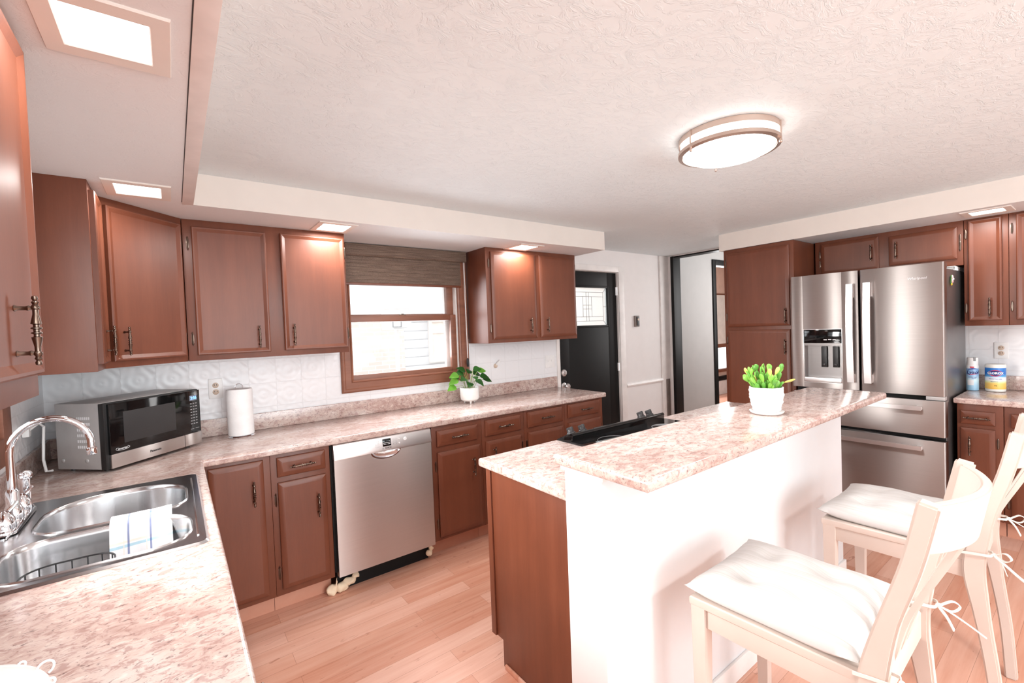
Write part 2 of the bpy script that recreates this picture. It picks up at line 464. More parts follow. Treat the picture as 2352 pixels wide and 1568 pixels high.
    def rings(s, x0, x1, z0, z1, prof):
        """nested rectangles (inset, y) facing -y: slab doors with a worked edge"""
        R = []
        for ins, y in prof:
            a, b, c, d = x0 + ins, x1 - ins, z0 + ins, z1 - ins
            R.append([s.b.verts.new((x, y, z)) for x, z in ((a, c), (b, c), (b, d), (a, d))])
        fs = [s.b.faces.new(R[0][::-1])]
        for A, B in zip(R, R[1:]):
            for i in range(4): fs.append(s.b.faces.new([A[i], A[(i + 1) % 4], B[(i + 1) % 4], B[i]]))
        fs.append(s.b.faces.new(R[-1]))
        bmesh.ops.recalc_face_normals(s.b, faces=fs)
        return s
    def xform(s, m): bmesh.ops.transform(s.b, matrix=m, verts=s.b.verts[:]); return s
    def build(s, name, mat, parent=None, smooth=True, angle=35, off=None):
        me = bpy.data.meshes.new(name)
        if off is not None: bmesh.ops.translate(s.b, vec=-Vector(off), verts=s.b.verts[:])
        s.b.normal_update(); s.b.to_mesh(me); s.b.free()
        me.materials.append(mat if not isinstance(mat, str) else M[mat])
        if smooth:
            for p in me.polygons: p.use_smooth = True
            me.set_sharp_from_angle(angle=radians(angle))
        o = bpy.data.objects.new(name, me); COL.objects.link(o)
        if parent: o.parent = parent
        return o

def tag(o, label=None, cat=None, group=None, kind=None):
    if label: o['label'] = label
    if cat: o['category'] = cat
    if group: o['group'] = group
    if kind: o['kind'] = kind
    return o

def empty(name, loc=(0, 0, 0), rz=0.0, label=None, cat=None, group=None):
    o = bpy.data.objects.new(name, None); COL.objects.link(o)
    o.empty_display_size = 0.05
    o.location = loc; o.rotation_euler = (0, 0, rz)
    return tag(o, label, cat, group)

def struct(mb, name, mat, label=None, parent=None, **kw):
    o = mb.build(name, mat, parent, **kw)
    if parent is None: tag(o, label, None, None, 'structure')
    return o

def share(name, mesh, parent, loc=(0, 0, 0), rot=(0, 0, 0)):
    o = bpy.data.objects.new(name, mesh); COL.objects.link(o)
    o.parent = parent; o.location = loc; o.rotation_euler = rot
    return o

def lettering(body, size, mat, parent, loc, rot=(pi / 2, 0, 0), name='lettering', shear=0.0, wrap=None, align='CENTER', bold=0.0):
    """flat raised letters as a mesh; wrap=radius bends them round a vertical cylinder facing -y"""
    cu = bpy.data.curves.new(name, 'FONT'); cu.body = body; cu.size = size; cu.align_x = align; cu.align_y = 'CENTER'
    cu.extrude = 0.0004; cu.shear = shear; cu.offset = bold; cu.resolution_u = 3
    tmp = bpy.data.objects.new(name, cu); COL.objects.link(tmp)
    dg = bpy.context.evaluated_depsgraph_get(); dg.update()
    me = bpy.data.meshes.new_from_object(tmp.evaluated_get(dg))
    bpy.data.objects.remove(tmp)
    me.materials.clear(); me.materials.append(M[mat])
    if wrap:
        for v in me.vertices:
            a = v.co.x / wrap; r = wrap + 0.0006 + v.co.z
            v.co = Vector((r * sin(a), -r * cos(a), v.co.y))
        rot = (0, 0, rot[2])
    o = bpy.data.objects.new(name, me); COL.objects.link(o)
    o.parent = parent; o.location = loc; o.rotation_euler = rot
    return o

# ------------------------------------------------------------------ room shell
ZC, ZS = 2.294, 2.141          # ceiling and soffit heights
XW = 5.394                     # right-hand wall
YF = -6.5                      # wall behind the camera
b = MB(); b.box(-0.15, 13.0, YF - 0.15, 6.0, -0.12, 0.0)
# floor ends at the house wall; the yard starts beyond it
b = MB(); b.box(-0.15, XW + 0.15, YF - 0.15, 0.15, -0.12, 0.0); b.box(XW + 0.15, 11.0, -1.4, 2.2, -0.12, 0.0)
struct(b, 'floor', 'floor', 'salmon toned plank floor')
b = MB(); b.box(-0.15, XW + 0.12, YF - 0.15, 0.15, ZC, ZC + 0.12)
struct(b, 'ceiling', 'ceil', 'swirled off-white plaster ceiling')

def wall_with_holes(name, axis, a0, a1, z0, z1, t0, t1, holes, mat, label):
    """axis x: wall runs along x, thickness in y (t0..t1); axis y: runs along y, thickness in x"""
    b = MB()
    xs = sorted({a0, a1, *[h[0] for h in holes], *[h[1] for h in holes]})
    for u0, u1 in zip(xs, xs[1:]):
        hs = [h for h in holes if h[0] <= u0 + 1e-6 and h[1] >= u1 - 1e-6]
        spans = [(z0, z1)]
        for h in hs:
            ns = []
            for s0, s1 in spans:
                if h[2] > s0: ns.append((s0, min(h[2], s1)))
                if h[3] < s1: ns.append((max(h[3], s0), s1))
            spans = ns
        for s0, s1 in spans:
            if s1 - s0 < 1e-4: continue
            if axis == 'x': b.box(u0, u1, t0, t1, s0, s1)
            else: b.box(t0, t1, u0, u1, s0, s1)
    bmesh.ops.remove_doubles(b.b, verts=b.b.verts[:], dist=1e-5)
    return struct(b, name, mat, label, smooth=False)

WX0, WX1, WZ0, WZ1 = 1.545, 2.455, 1.15, 2.13      # kitchen window opening
DX0, DX1, DZ1 = 3.565, 4.470, 2.065                # black door opening
wall_with_holes('wall_back', 'x', -0.15, XW + 0.12, 0, ZC, 0.0, 0.14, [(WX0, WX1, WZ0, WZ1), (DX0, DX1, 0, DZ1)], 'wall', 'white wall with window and black door')
SY0, SY1, SZ0, SZ1 = -1.95, -0.74, 1.13, 2.0         # sink window opening
wall_with_holes('wall_left', 'y', YF, 0.0, 0, ZC, -0.14, 0.0, [(SY0, SY1, SZ0, SZ1)], 'wall', 'wall behind the sink')
OY0, OY1 = -1.05, -0.088                              # hall opening
wall_with_holes('wall_right', 'y', YF, 0.0, 0, ZC, XW, XW + 0.12, [(OY0, OY1, 0, 2.285)], 'wall', 'white wall with hall opening behind the fridge')
wall_with_holes('wall_front', 'x', -0.15, XW + 0.12, 0, ZC, YF - 0.14, YF, [(0.3, 2.9, 0.55, 2.15), (3.45, 5.15, 0.25, 2.2)], 'wall', 'wall behind the photographer')

# soffits (dropped plaster bands above the cabinets)
b = MB()
b.prism([(0, 0), (3.566, 0), (3.566, -0.627), (0.654, -0.627), (0.654, YF), (0, YF)], ZS, ZC, 'z')
o = struct(b, 'trim_1', 'soffit_face', 'L shaped plaster soffit above the wall cabinets', smooth=False)
o.data.materials.append(M['soffit'])
for p in o.data.polygons:
    if p.normal.z < -0.5: p.material_index = 1
b = MB(); b.box(4.675, XW, YF, -1.045, ZS, ZC)
o = struct(b, 'trim_2', 'soffit_face', 'plaster soffit above the fridge wall', smooth=False)
o.data.materials.append(M['soffit'])
for p in o.data.polygons:
    if p.normal.z < -0.5: p.material_index = 1
# narrow corner bead along the left soffit, with its dark hairline joint
b = MB(); b.box(0.612, 0.656, YF, -0.628, ZS - 0.004, ZS + 0.05, 0.001)
struct(b, 'trim_3', 'trim', 'smooth bead along the soffit edge')
b = MB(); b.box(0.6095, 0.612, YF, -0.66, ZS - 0.0015, ZS + 0.01)
struct(b, 'trim_4', 'print_dark', 'hairline joint beside the soffit bead')

# embossed tile panels
b = MB(); b.box(0.0, 3.53, -0.006, 0.0, 0.914, 1.40)
bb = b.b
b2 = MB()
b2.box(0.0, WX0 - 0.02, -0.006, 0.0, 0.914, 1.42); b2.box(WX0 - 0.02, WX1 + 0.02, -0.006, 0.0, 0.914, WZ0 - 0.01); b2.box(WX1 + 0.02, 3.525, -0.006, 0.0, 0.914, 1.42)
bb.free()
struct(b2, 'trim_5', 'tile_back', 'white embossed tile panels under the window wall cabinets', smooth=False)
b = MB(); b.box(0, 0.006, -0.70, -0.006, 0.914, 1.42); b.box(0, 0.006, SY0 + 0.02, -0.70, 0.914, SZ0 - 0.03); b.box(0, 0.006, -4.2, SY0 + 0.02, 0.914, 1.42)
struct(b, 'trim_6', 'tile_side', 'white embossed tile panels behind the sink', smooth=False)
b = MB(); b.box(XW - 0.006, XW, -4.2, -2.0, 0.914, 1.42)
struct(b, 'trim_7', 'tile_side', 'white embossed tile panels right of the fridge', smooth=False)
# chair rail, corner board, baseboards
b = MB(); b.prism([(0, 0.792), (-0.018, 0.797), (-0.024, 0.812), (-0.014, 0.832), (0, 0.836)], 4.56, 5.225, 'x')
struct(b, 'trim_8', 'trim', 'white chair rail beside the black door')
b = MB(); b.box(5.225, XW, -0.014, 0, 0, ZC, 0.002)
struct(b, 'trim_9', 'trim', 'white corner board beside the hall opening')
b = MB(); b.box(4.56, 5.225, -0.014, 0, 0, 0.10, 0.003)
struct(b, 'baseboard_back', 'trim', 'white baseboard beside the black door')
# black casing of the hall opening
b = MB(); b.box(XW - 0.016, XW + 0.13, OY1 - 0.004, OY1 + 0.034, 0, 2.285, 0.002); b.box(XW - 0.016, XW + 0.13, OY0 - 0.06, OY0, 0, 2.285, 0.002)
b.box(XW + 0.004, XW + 0.13, OY0, OY1, 2.27, 2.285)
struct(b, 'trim_10', 'black', 'black casing of the hall opening')

# hall and the room seen through it
b = MB()
b.box(XW + 0.12, 6.47, 0.02, 0.12, 0, 2.6); b.box(6.47, 7.4, 0.02, 0.12, 2.30, 2.6); b.box(7.4, 11, 0.02, 0.12, 0, 2.6)
struct(b, 'wall_hall', 'hall', 'grey hall wall')
b = MB(); b.box(XW + 0.12, 11, -1.5, 2.2, 2.6, 2.7); struct(b, 'ceiling_hall', 'ceil', 'hall ceiling')
b = MB(); b.box(XW + 0.12, 11, -1.5, -1.4, 0, 2.6); struct(b, 'wall_hall_side', 'hall', 'near hall wall')
b = MB(); b.box(11, 11.1, -1.5, 2.2, 0, 2.6); struct(b, 'wall_hall_end', 'hall', 'end wall of the hall')
b = MB(); b.frame(6.44, 7.43, -0.01, 2.33, (0.075, 0.075, 0.001, 0.075), 0.0, 0.125, 0.002)
struct(b, 'trim_11', 'black', 'black casing of the far doorway')
b = MB()
b.box(XW + 0.12, 9.3, 1.6, 1.7, 0, 2.6); b.box(9.3, 10.1, 1.6, 1.7, 2.05, 2.6); b.box(9.3, 10.1, 1.6, 1.7, 0, 0.45); b.box(10.1, 11, 1.6, 1.7, 0, 2.6)
struct(b, 'wall_far', 'peach', 'far room wall seen through the doorway')
w3 = MB().frame(9.3, 10.1, 0.45, 2.05, (0.06, 0.06, 0.06, 0.04), 1.57, 1.66, 0.004).box(9.3, 10.1, 1.575, 1.65, 0.95, 1.03, 0.004).build('window_3', M['casing'])
tag(w3, 'wooden window of the far room', None, None, 'structure')
MB().box(9.35, 10.05, 1.615, 1.62, 0.5, 1.0).build('pane', M['glass'], w3)
bl = MB().box(9.36, 10.04, 1.56, 1.566, 1.03, 2.02).build('roller_blind', M['blind'])
tag(bl, 'pale roller blind in the far room window beyond the hall', 'blind')
b = MB(); b.box(9.2, 10.3, 1.52, 1.6, 0.30, 0.37, 0.004); struct(b, 'trim_12', 'black', 'black ledge under the far window')
b = MB(); b.box(9.2, 10.3, 1.545, 1.6, 0.0, 0.28, 0.01); struct(b, 'trim_13', 'trim', 'white panel under the far window')
area('daylight_hall_window', (9.0, 1.35, 1.5), (8, 0.2, 1.2), 0.7, 1.2, 40)
area('hall_fill', (6.9, -1.2, 1.7), (6.0, 0.3, 1.4), 1.2, 1.4, 26, (1, 0.98, 0.97))  # fill lamp added inside the hall to brighten it; no window here

# ------------------------------------------------------------------ added windows behind the camera, and the window over the sink
for i, (x0, x1, z0, z1) in ((4, (0.3, 2.9, 0.55, 2.15)), (5, (3.45, 5.15, 0.25, 2.2))):  # unseen windows, added so the room is lit from behind the camera
    w = MB().frame(x0, x1, z0, z1, 0.05, YF - 0.1, YF + 0.01, 0.004).box((x0 + x1) / 2 - 0.025, (x0 + x1) / 2 + 0.025, YF - 0.09, YF - 0.01, z0, z1, 0.003).build('window_%d' % i, M['trim'])
    tag(w, 'added white framed window in the unseen wall behind the photographer', None, None, 'structure')
    MB().box(x0 + 0.03, x1 - 0.03, YF - 0.07, YF - 0.064, z0 + 0.03, z1 - 0.03).build('pane', M['glass'], w)

w2 = MB()
w2.box(-0.002, 0.022, SY1 - 0.02, SY1 + 0.085, SZ0 - 0.085, SZ1, 0.004); w2.box(-0.002, 0.022, SY0 - 0.085, SY0 + 0.02, SZ0 - 0.085, SZ1, 0.004)
w2.box(-0.002, 0.022, SY0 + 0.02, SY1 - 0.02, SZ0 - 0.085, SZ0 + 0.02, 0.004); w2.box(-0.002, 0.022, SY0 + 0.02, SY1 - 0.02, SZ1 - 0.02, SZ1 + 0.085, 0.004)
w2 = w2.build('window_2', M['casing']); tag(w2, 'wood cased window above the sink', None, None, 'structure')
b = MB()
b.box(-0.1, -0.05, SY1 - 0.06, SY1, SZ0, SZ1, 0.003); b.box(-0.1, -0.05, SY0, SY0 + 0.06, SZ0, SZ1, 0.003); b.box(-0.1, -0.05, SY0 + 0.06, SY1 - 0.06, SZ0, SZ0 + 0.06, 0.003)
b.box(-0.1, -0.05, SY0 + 0.06, SY1 - 0.06, SZ1 - 0.06, SZ1, 0.003); b.box(-0.1, -0.05, SY0 + 0.06, SY1 - 0.06, 1.54, 1.59, 0.003)
b.build('sash', M['casing'], w2)
MB().box(-0.08, -0.075, SY0 + 0.04, SY1 - 0.04, SZ0 + 0.04, SZ1 - 0.04).build('pane', M['glass'], w2)

# kitchen window: moulded casing, two sashes, stop, panes
b = MB()
def casing(b, x0, x1, z0, z1, w):
    """stepped picture-frame moulding, outer size x0..x1, z0..z1"""
    prof = [(0, 0.0), (0, -0.020), (0.010, -0.026), (0.022, -0.024), (0.030, -0.018), (w - 0.016, -0.016), (w - 0.010, -0.022), (w, -0.018), (w, 0.0)]
    R = []
    for ins, y in prof:
        R.append([b.b.verts.new((x, y, z)) for x, z in ((x0 + ins, z0 + ins), (x1 - ins, z0 + ins), (x1 - ins, z1 - ins), (x0 + ins, z1 - ins))])
    fs = []
    for A, B in zip(R, R[1:] + R[:1]):
        for i in range(4): fs.append(b.b.faces.new([A[i], A[(i + 1) % 4], B[(i + 1) % 4], B[i]]))
    bmesh.ops.recalc_face_normals(b.b, faces=fs)
casing(b, 1.480, 2.528, 1.080, 2.135, 0.085)
w1 = b.build('window_1', M['casing'], angle=25); tag(w1, 'wood cased sash window over the long counter', None, None, 'structure')
MB().frame(1.545, 2.437, 1.130, 1.628, (0.030, 0.050, 0.068, 0.046), 0.020, 0.052, 0.004).build('sash', M['casing'], w1)
MB().frame(1.545, 2.437, 1.605, 2.128, (0.020, 0.060, 0.032, 0.04), 0.056, 0.085, 0.004).build('sash', M['casing'], w1)
MB().box(2.437, 2.449, 0.01, 0.12, 1.15, 2.13).build('track', M['trim'], w1)
MB().box(1.545, 2.455, 0.088, 0.135, 1.13, 1.15).build('sill', M['trim'], w1)
MB().box(1.57, 2.40, 0.034, 0.038, 1.19, 1.59).build('pane', M['glass'], w1)
MB().box(1.56, 2.40, 0.068, 0.072, 1.63, 2.10).build('pane', M['glass'], w1)
MB().cyl((1.975, 0.030, 1.628), 0.010, 0.012, 10).box(1.95, 2.0, 0.024, 0.036, 1.628, 1.634, 0.002).build('sash_lock', M['bronze'], w1)
MB().frame(1.545, 2.455, 1.15, 2.13, (0.035, 0.075, 0.03, 0.03), 0.10, 0.135, 0.002).build('storm_frame', M['trim'], w1)

# woven shade over the window
t = empty('roman_shade', (2.0, -0.03, 1.86), 0, 'brown woven roman shade half lowered over the sash window', 'window shade')
MB().prism([(-0.004, 2.138), (-0.004, 2.06), (-0.05, 2.052), (-0.058, 2.062), (-0.058, 2.135), (-0.05, 2.138)], 1.535, 2.516, 'x', 0.002).build('valance', M['shade'], t, off=t.location)
b = MB()
for i in range(7):
    z = 2.06 - i * 0.029
    b.box(1.535, 2.468, -0.034 - 0.002 * (i % 2), -0.026, z - 0.029, z, 0.0015)
b.build('slat_panel', M['shade'], t, off=t.location)
MB().box(1.532, 2.470, -0.040, -0.022, 1.845, 1.862, 0.003).build('bottom_rail', M['cab'], t, off=t.location)
MB().tube([(2.492, -0.045, 2.07), (2.494, -0.045, 1.75), (2.498, -0.045, 1.25)], 0.0018, 6).tube([(2.500, -0.045, 2.07), (2.501, -0.045, 1.75), (2.50, -0.045, 1.25)], 0.0018, 6).build('pull_cord', M['white_plastic'], t, off=t.location)
MB().lathe([(0, 0), (0.010, 0.002), (0.012, 0.03), (0.010, 0.062), (0.004, 0.072), (0, 0.072)], 12, Matrix.Translation((2.499, -0.045, 1.19))).build('cord_tassel', M['black_plastic'], t, off=t.location)

# black entry door
d1 = MB().box(DX0 + 0.004, 3.725, 0.02, 0.062, 0.004, 2.055, 0.002).box(4.318, DX1 - 0.006, 0.02, 0.062, 0.004, 2.055, 0.002).box(3.725, 4.318, 0.02, 0.062, 0.004, 1.485, 0.001).box(3.725, 4.318, 0.02, 0.062, 1.90, 2.055, 0.001).build('door_1', M['black'])
tag(d1, 'black entry door with a leaded glass light', None, None, 'structure')
MB().frame(3.715, 4.328, 1.475, 1.91, 0.022, 0.008, 0.03, 0.006).build('light_frame', M['black'], d1)
MB().box(3.72, 4.32, 0.036, 0.042, 1.48, 1.905).build('door_glass', M['glass_door'], d1)
b = MB()
def came(x0, z0, x1, z1, w=0.002):
    p0, p1 = Vector((x0, 0.033, z0)), Vector((x1, 0.033, z1)); b.tube([p0, p1], 0.5, flat=(w, 0.004))
gx0, gx1, gz0, gz1 = 3.737, 4.306, 1.497, 1.888
for z in (gz0 + .045, gz0 + .09, gz1 - .045, gz1 - .09): came(gx0 + .045 if z in (gz0 + .045, gz1 - .045) else gx0 + .045, z, gx1 - .045, z)
for x in (gx0 + .045, gx1 - .045): came(x, gz0 + .045, x, gz1 - .045)
for x in (3.955, 4.005, 4.04, 4.085): came(x, gz0 + (.045 if x in (4.005, 4.04) else .09), x, gz1 - (.045 if x in (4.005, 4.04) else .09))
for z in (1.668, 1.708): came(3.955, z, 4.085, z)
for z in (1.69,): came(gx1 - .045, z, gx1, z); came(gx0, z, gx0 + .045, z)
for sx, sz in ((gx0, gz0), (gx1, gz0), (gx0, gz1), (gx1, gz1)):
    came(sx, sz, sx + (.045 if sx == gx0 else -.045), sz + (.045 if sz == gz0 else -.045))
b.build('leading', M['lead'], d1)
MB().lathe([(0.036, 0), (0.036, 0.012), (0.030, 0.02), (0.016, 0.022), (0.014, 0.03), (0, 0.03)], 24, Matrix.Translation((3.633, 0.02, 1.035)) @ Matrix.Rotation(pi / 2, 4, 'X')).build('deadbolt', M['steel_light'], d1)
MB().lathe([(0.033, 0), (0.033, 0.008), (0.014, 0.014), (0.013, 0.035), (0.028, 0.048), (0.030, 0.062), (0.022, 0.074), (0, 0.078)], 24, Matrix.Translation((3.633, 0.02, 0.905)) @ Matrix.Rotation(pi / 2, 4, 'X')).build('door_knob', M['steel_light'], d1)
for z in (1.86, 1.03, 0.2):
    MB().cyl((DX1 - 0.003, 0.012, z - 0.045), 0.007, 0.09, 10).box(DX1 - 0.02, DX1 + 0.012, 0.017, 0.021, z - 0.045, z + 0.045).build('hinge', M['steel_light'], d1)
b = MB(); b.box(DX1, DX1 + 0.085, -0.018, 0.003, 0, DZ1 + 0.06, 0.003); b.box(DX0 - 0.04, DX0, -0.018, 0.003, 0, DZ1 + 0.06, 0.003); b.box(DX0, DX1, -0.018, 0.003, DZ1, DZ1 + 0.06, 0.003)
b.box(DX0, DX0 + 0.004, 0, 0.13, 0, DZ1); b.box(DX1 - 0.004, DX1, 0.0, 0.13, 0, DZ1); b.box(DX0, DX1, 0, 0.13, DZ1 - 0.004, DZ1)
struct(b, 'trim_14', 'trim', 'white casing of the black door')
b = MB(); b.box(5.290, 5.356, -0.024, -0.013, 0.30, 0.815, 0.002)
for i in range(14): b.box(5.296, 5.350, -0.027, -0.022, 0.32 + i * 0.035, 0.338 + i * 0.035, 0.001)
tag(b.build('wall_vent', M['vent']), 'tall narrow brown wall vent in the corner beside the hall opening', 'vent')

# ------------------------------------------------------------------ outside
b = MB(); b.box(-6, 14, 0.15, 14, -0.5, -0.4); struct(b, 'ground', 'concrete', 'pale driveway outside')
b = MB(); b.box(-14, -0.15, -9, 14, -0.5, -0.4); b.box(-6, 12, -16, YF - 0.2, -0.5, -0.4)
struct(b, 'ground', 'concrete', 'pale ground around the house')
t = empty('neighbour_house', (4.5, 6.0, -0.4), 0, 'pale brick and white sided house outside the sash window', 'house')
MB().box(0.5, 4.56, 6.0, 9.0, -0.4, 1.9).build('brick_wall', M['brick'], t, off=t.location)
MB().box(4.56, 9.5, 6.05, 9.0, -0.4, 1.9).build('sided_wall', M['siding'], t, off=t.location)
f = MB().frame(5.15, 5.85, 0.80, 1.8, 0.09, 5.99, 6.07, 0.004).box(5.24, 5.76, 6.0, 6.04, 1.46, 1.52).build('window', M['trim'], t, off=t.location)
MB().box(5.23, 5.77, 6.03, 6.045, 0.86, 1.72).build('window_pane', M['blind'], f)
f.children[0].location = -t.location
MB().prism([(5.8, 1.9), (9.3, 1.9), (9.3, 3.4), (5.8, 2.1)], 0.4, 9.6, 'x').build('roof', M['trim'], t, off=t.location)
t = empty('basketball_hoop', (3.85, 4.7, -0.4), 0, 'white basketball hoop on a pole outside the sash window', 'basketball hoop')
MB().frame(3.51, 4.06, 1.555, 1.95, 0.022, 4.49, 4.52, 0.004).box(3.53, 4.04, 4.505, 4.515, 1.575, 1.93).build('backboard', M['white_plastic'], t, off=t.location)
MB().frame(3.70, 3.87, 1.60, 1.76, 0.014, 4.485, 4.492).build('target_square', M['print'], t, off=t.location)
MB().tube([(3.785 + 0.11 * cos(a), 4.36 + 0.11 * sin(a), 1.585) for a in [2 * pi * i / 24 for i in range(24)]], 0.008, 6, True).build('rim', M['grey_metal'], t, off=t.location)
MB().tube([(3.80, 4.53, 1.75), (3.84, 4.66, 1.4), (3.85, 4.70, 0.8), (3.85, 4.70, -0.4)], 0.04, 10).build('pole', M['white_plastic'], t, off=t.location)

# ------------------------------------------------------------------ cabinet hardware (shared meshes)
def pull_mesh():
    prof = [(0, -0.0655), (0.0042, -0.064), (0.0050, -0.060), (0.0032, -0.056), (0.0056, -0.053), (0.0040, -0.049), (0.0066, -0.044), (0.0066, -0.041), (0.0044, -0.039),
            (0.0046, -0.030), (0.0074, -0.016), (0.0080, -0.0125), (0.0046, -0.011), (0.0046, -0.007), (0.0080, -0.0055), (0.0080, -0.0035), (0.0048, -0.002)]
    prof = prof + [(r, -z) for r, z in prof[::-1]]
    b = MB().lathe(prof, 12, Matrix.Translation((0, -0.027, 0)))
    for z in (-0.042, 0.042): b.lathe([(0.0062, 0), (0.0040, 0.004), (0.0036, 0.014), (0.0052, 0.018), (0.0036, 0.022), (0.0036, 0.027)], 8, Matrix.Translation((0, 0, z)) @ Matrix.Rotation(pi / 2, 4, 'X'))
    o = b.build('handle', M['bronze']); me = o.data; bpy.data.objects.remove(o); return me
PULL = pull_mesh()
def hinge_mesh():
    b = MB().box(-0.006, 0.006, -0.004, 0, -0.024, 0.024, 0.001).cyl((0, -0.004, -0.026), 0.0035, 0.052, 8)
    b.lathe([(0.0035, 0), (0.004, 0.004), (0, 0.012)], 8, Matrix.Translation((0, -0.004, 0.026))); b.lathe([(0, -0.012), (0.004, -0.004), (0.0035, 0)], 8, Matrix.Translation((0, -0.004, -0.026)))
    o = b.build('hinge', M['bronze']); me = o.data; bpy.data.objects.remove(o); return me
HINGE = hinge_mesh()
RAISED = [(0, 0), (0, -0.012), (0.003, -0.0145), (0.026, -0.0225), (0.028, -0.0225)]
RECESS = [(0, 0), (0, -0.017), (0.004, -0.021), (0.010, -0.021), (0.026, -0.013), (0.028, -0.013)]

def cabinet(name, label, cat, loc, rz, w, z0, h, d, doors=(), drawers=(), toe=0.0, prof=RAISED, group=None, skip_body=None):
    """front-left-bottom corner at loc, front faces local -y; doors: (x0,x1,z0,z1,handle_x,handle_z,hinge_x) absolute heights"""
    t = empty(name, (loc[0], loc[1], z0), rz, label, cat, group)
    body = MB()
    if skip_body: skip_body(body)
    else: body.box(0.0006, w - 0.0006, 0, d, toe, h, 0.0015)
    body.build('cabinet_body', M['cab'], t)
    if toe: MB().box(0.001, w - 0.001, 0.095, d, 0.0, toe, 0).build('toe_kick', M['floor'], t)
    for x0, x1, a, c, hx, hz, gx in doors:
        dr = MB().rings(x0, x1, a - z0, c - z0, prof).build('door', M['cab'], t, angle=20)
        if hx is not None: share('handle', PULL, dr, (hx, prof[-1][1] if prof is RAISED else -0.014, hz - z0))
        if gx is not None:
            for zz in (a + 0.09, c - 0.09): share('hinge', HINGE, t, (gx, -0.0005, zz - z0))
    for x0, x1, a, c in drawers:
        dr = MB().rings(x0, x1, a - z0, c - z0, RAISED).build('drawer', M['cab'], t, angle=20)
        share('handle', PULL, dr, ((x0 + x1) / 2, -0.0225, (a + c) / 2 - z0), (0, pi / 2, 0))
    return t

TB = 0.875                                             # underside of the worktops
def base(name, label, x0, x1, doors, drawers, group='base cabinets under the window counter'):
    return cabinet(name, label, 'cabinet', (x0, -0.61), 0, x1 - x0, 0.0, TB, 0.60,
                   [(a - x0, c - x0, e, f, hx - x0, hz, (gx - x0) if gx else None) for a, c, e, f, hx, hz, gx in doors],
                   [(a - x0, c - x0, e, f) for a, c, e, f in drawers], 0.118, RAISED, group)
G = 'base cabinets under the window counter'
base('base_cabinet', 'corner base cabinet with one tall door and no drawer, beside the sink counter', 0.640, 0.925, [(0.652, 0.892, 0.146, 0.858, 0.842, 0.70, None)], [])
base('base_cabinet', 'base cabinet with drawer and door, directly left of the dishwasher', 0.925, 1.224, [(0.955, 1.198, 0.152, 0.722, 1.148, 0.565, 0.944)], [(0.955, 1.198, 0.752, 0.855)])
base('base_cabinet', 'base cabinet with drawer and door, directly right of the dishwasher', 1.858, 2.245, [(1.893, 2.222, 0.140, 0.700, 2.155, 0.565, 1.882)], [(1.893, 2.205, 0.738, 0.842)])
base('base_cabinet', 'base cabinet with drawer and door, second unit right of the dishwasher', 2.245, 2.622, [(2.272, 2.590, 0.140, 0.706, 2.330, 0.60, 2.602)], [(2.272, 2.588, 0.742, 0.855)])
base('base_cabinet', 'base cabinet with drawer and door behind the black range', 2.622, 3.042, [(2.654, 3.010, 0.140, 0.706, 2.95, 0.565, 2.643)], [(2.652, 3.010, 0.742, 0.860)])
base('base_cabinet', 'end base cabinet with drawer and door, closest to the black entry door', 3.042, 3.487, [(3.072, 3.452, 0.140, 0.712, 3.13, 0.565, 3.463)], [(3.072, 3.446, 0.752, 0.862)])
# base cabinets under the sink counter, facing into the room
def sinkbase(body): body.box(0.0006, 1.3, 0, 0.58, 0.118, 0.70, 0.0015).box(0.0006, 1.3, 0, 0.02, 0.70, TB, 0.0015)
cabinet('sink_cabinet', 'sink base cabinet facing the room beneath the steel sink', 'cabinet', (0.61, -1.95), pi / 2, 1.3, 0.0, TB, 0.60,
        [(0.03, 0.64, 0.14, 0.71, 0.58, 0.57, None), (0.66, 1.27, 0.14, 0.71, 0.72, 0.57, None)], [], 0.118, RAISED, G, sinkbase)
cabinet('base_cabinet', 'base cabinet under the near end of the sink counter', 'cabinet', (0.61, -4.0), pi / 2, 2.048, 0.0, TB, 0.60,
        [(0.04, 0.66, 0.14, 0.71, 0.6, 0.57, None), (0.7, 1.33, 0.14, 0.71, 0.76, 0.57, None), (1.37, 2.0, 0.14, 0.71, 1.94, 0.57, None)], [(0.04, 0.66, 0.74, 0.855), (0.7, 1.33, 0.74, 0.855), (1.37, 2.0, 0.74, 0.855)], 0.118, RAISED, G)

# wall cabinets
ZB = 1.382
GU = 'wall cabinets under the plaster soffit'
cabinet('wall_cabinet', 'two-door wall cabinet left of the sash window, above the paper towel', 'cabinet', (0.611, -0.305), 0, 0.846, ZB, ZS - ZB, 0.304,
        [(0.040, 0.392, 1.412, 2.102, 0.336, 1.50, 0.022), (0.468, 0.835, 1.414, 2.106, 0.520, 1.505, 0.842)], [], 0, RECESS, GU)
cabinet('wall_cabinet', 'two-door wall cabinet right of the sash window, next to the black door', 'cabinet', (2.537, -0.305), 0, 0.983, ZB, ZS - ZB, 0.304,
        [(0.042, 0.496, 1.410, 2.108, 0.418, 1.515, 0.028), (0.541, 0.966, 1.410, 2.108, 0.604, 1.515, 0.975)], [], 0, RAISED, GU)
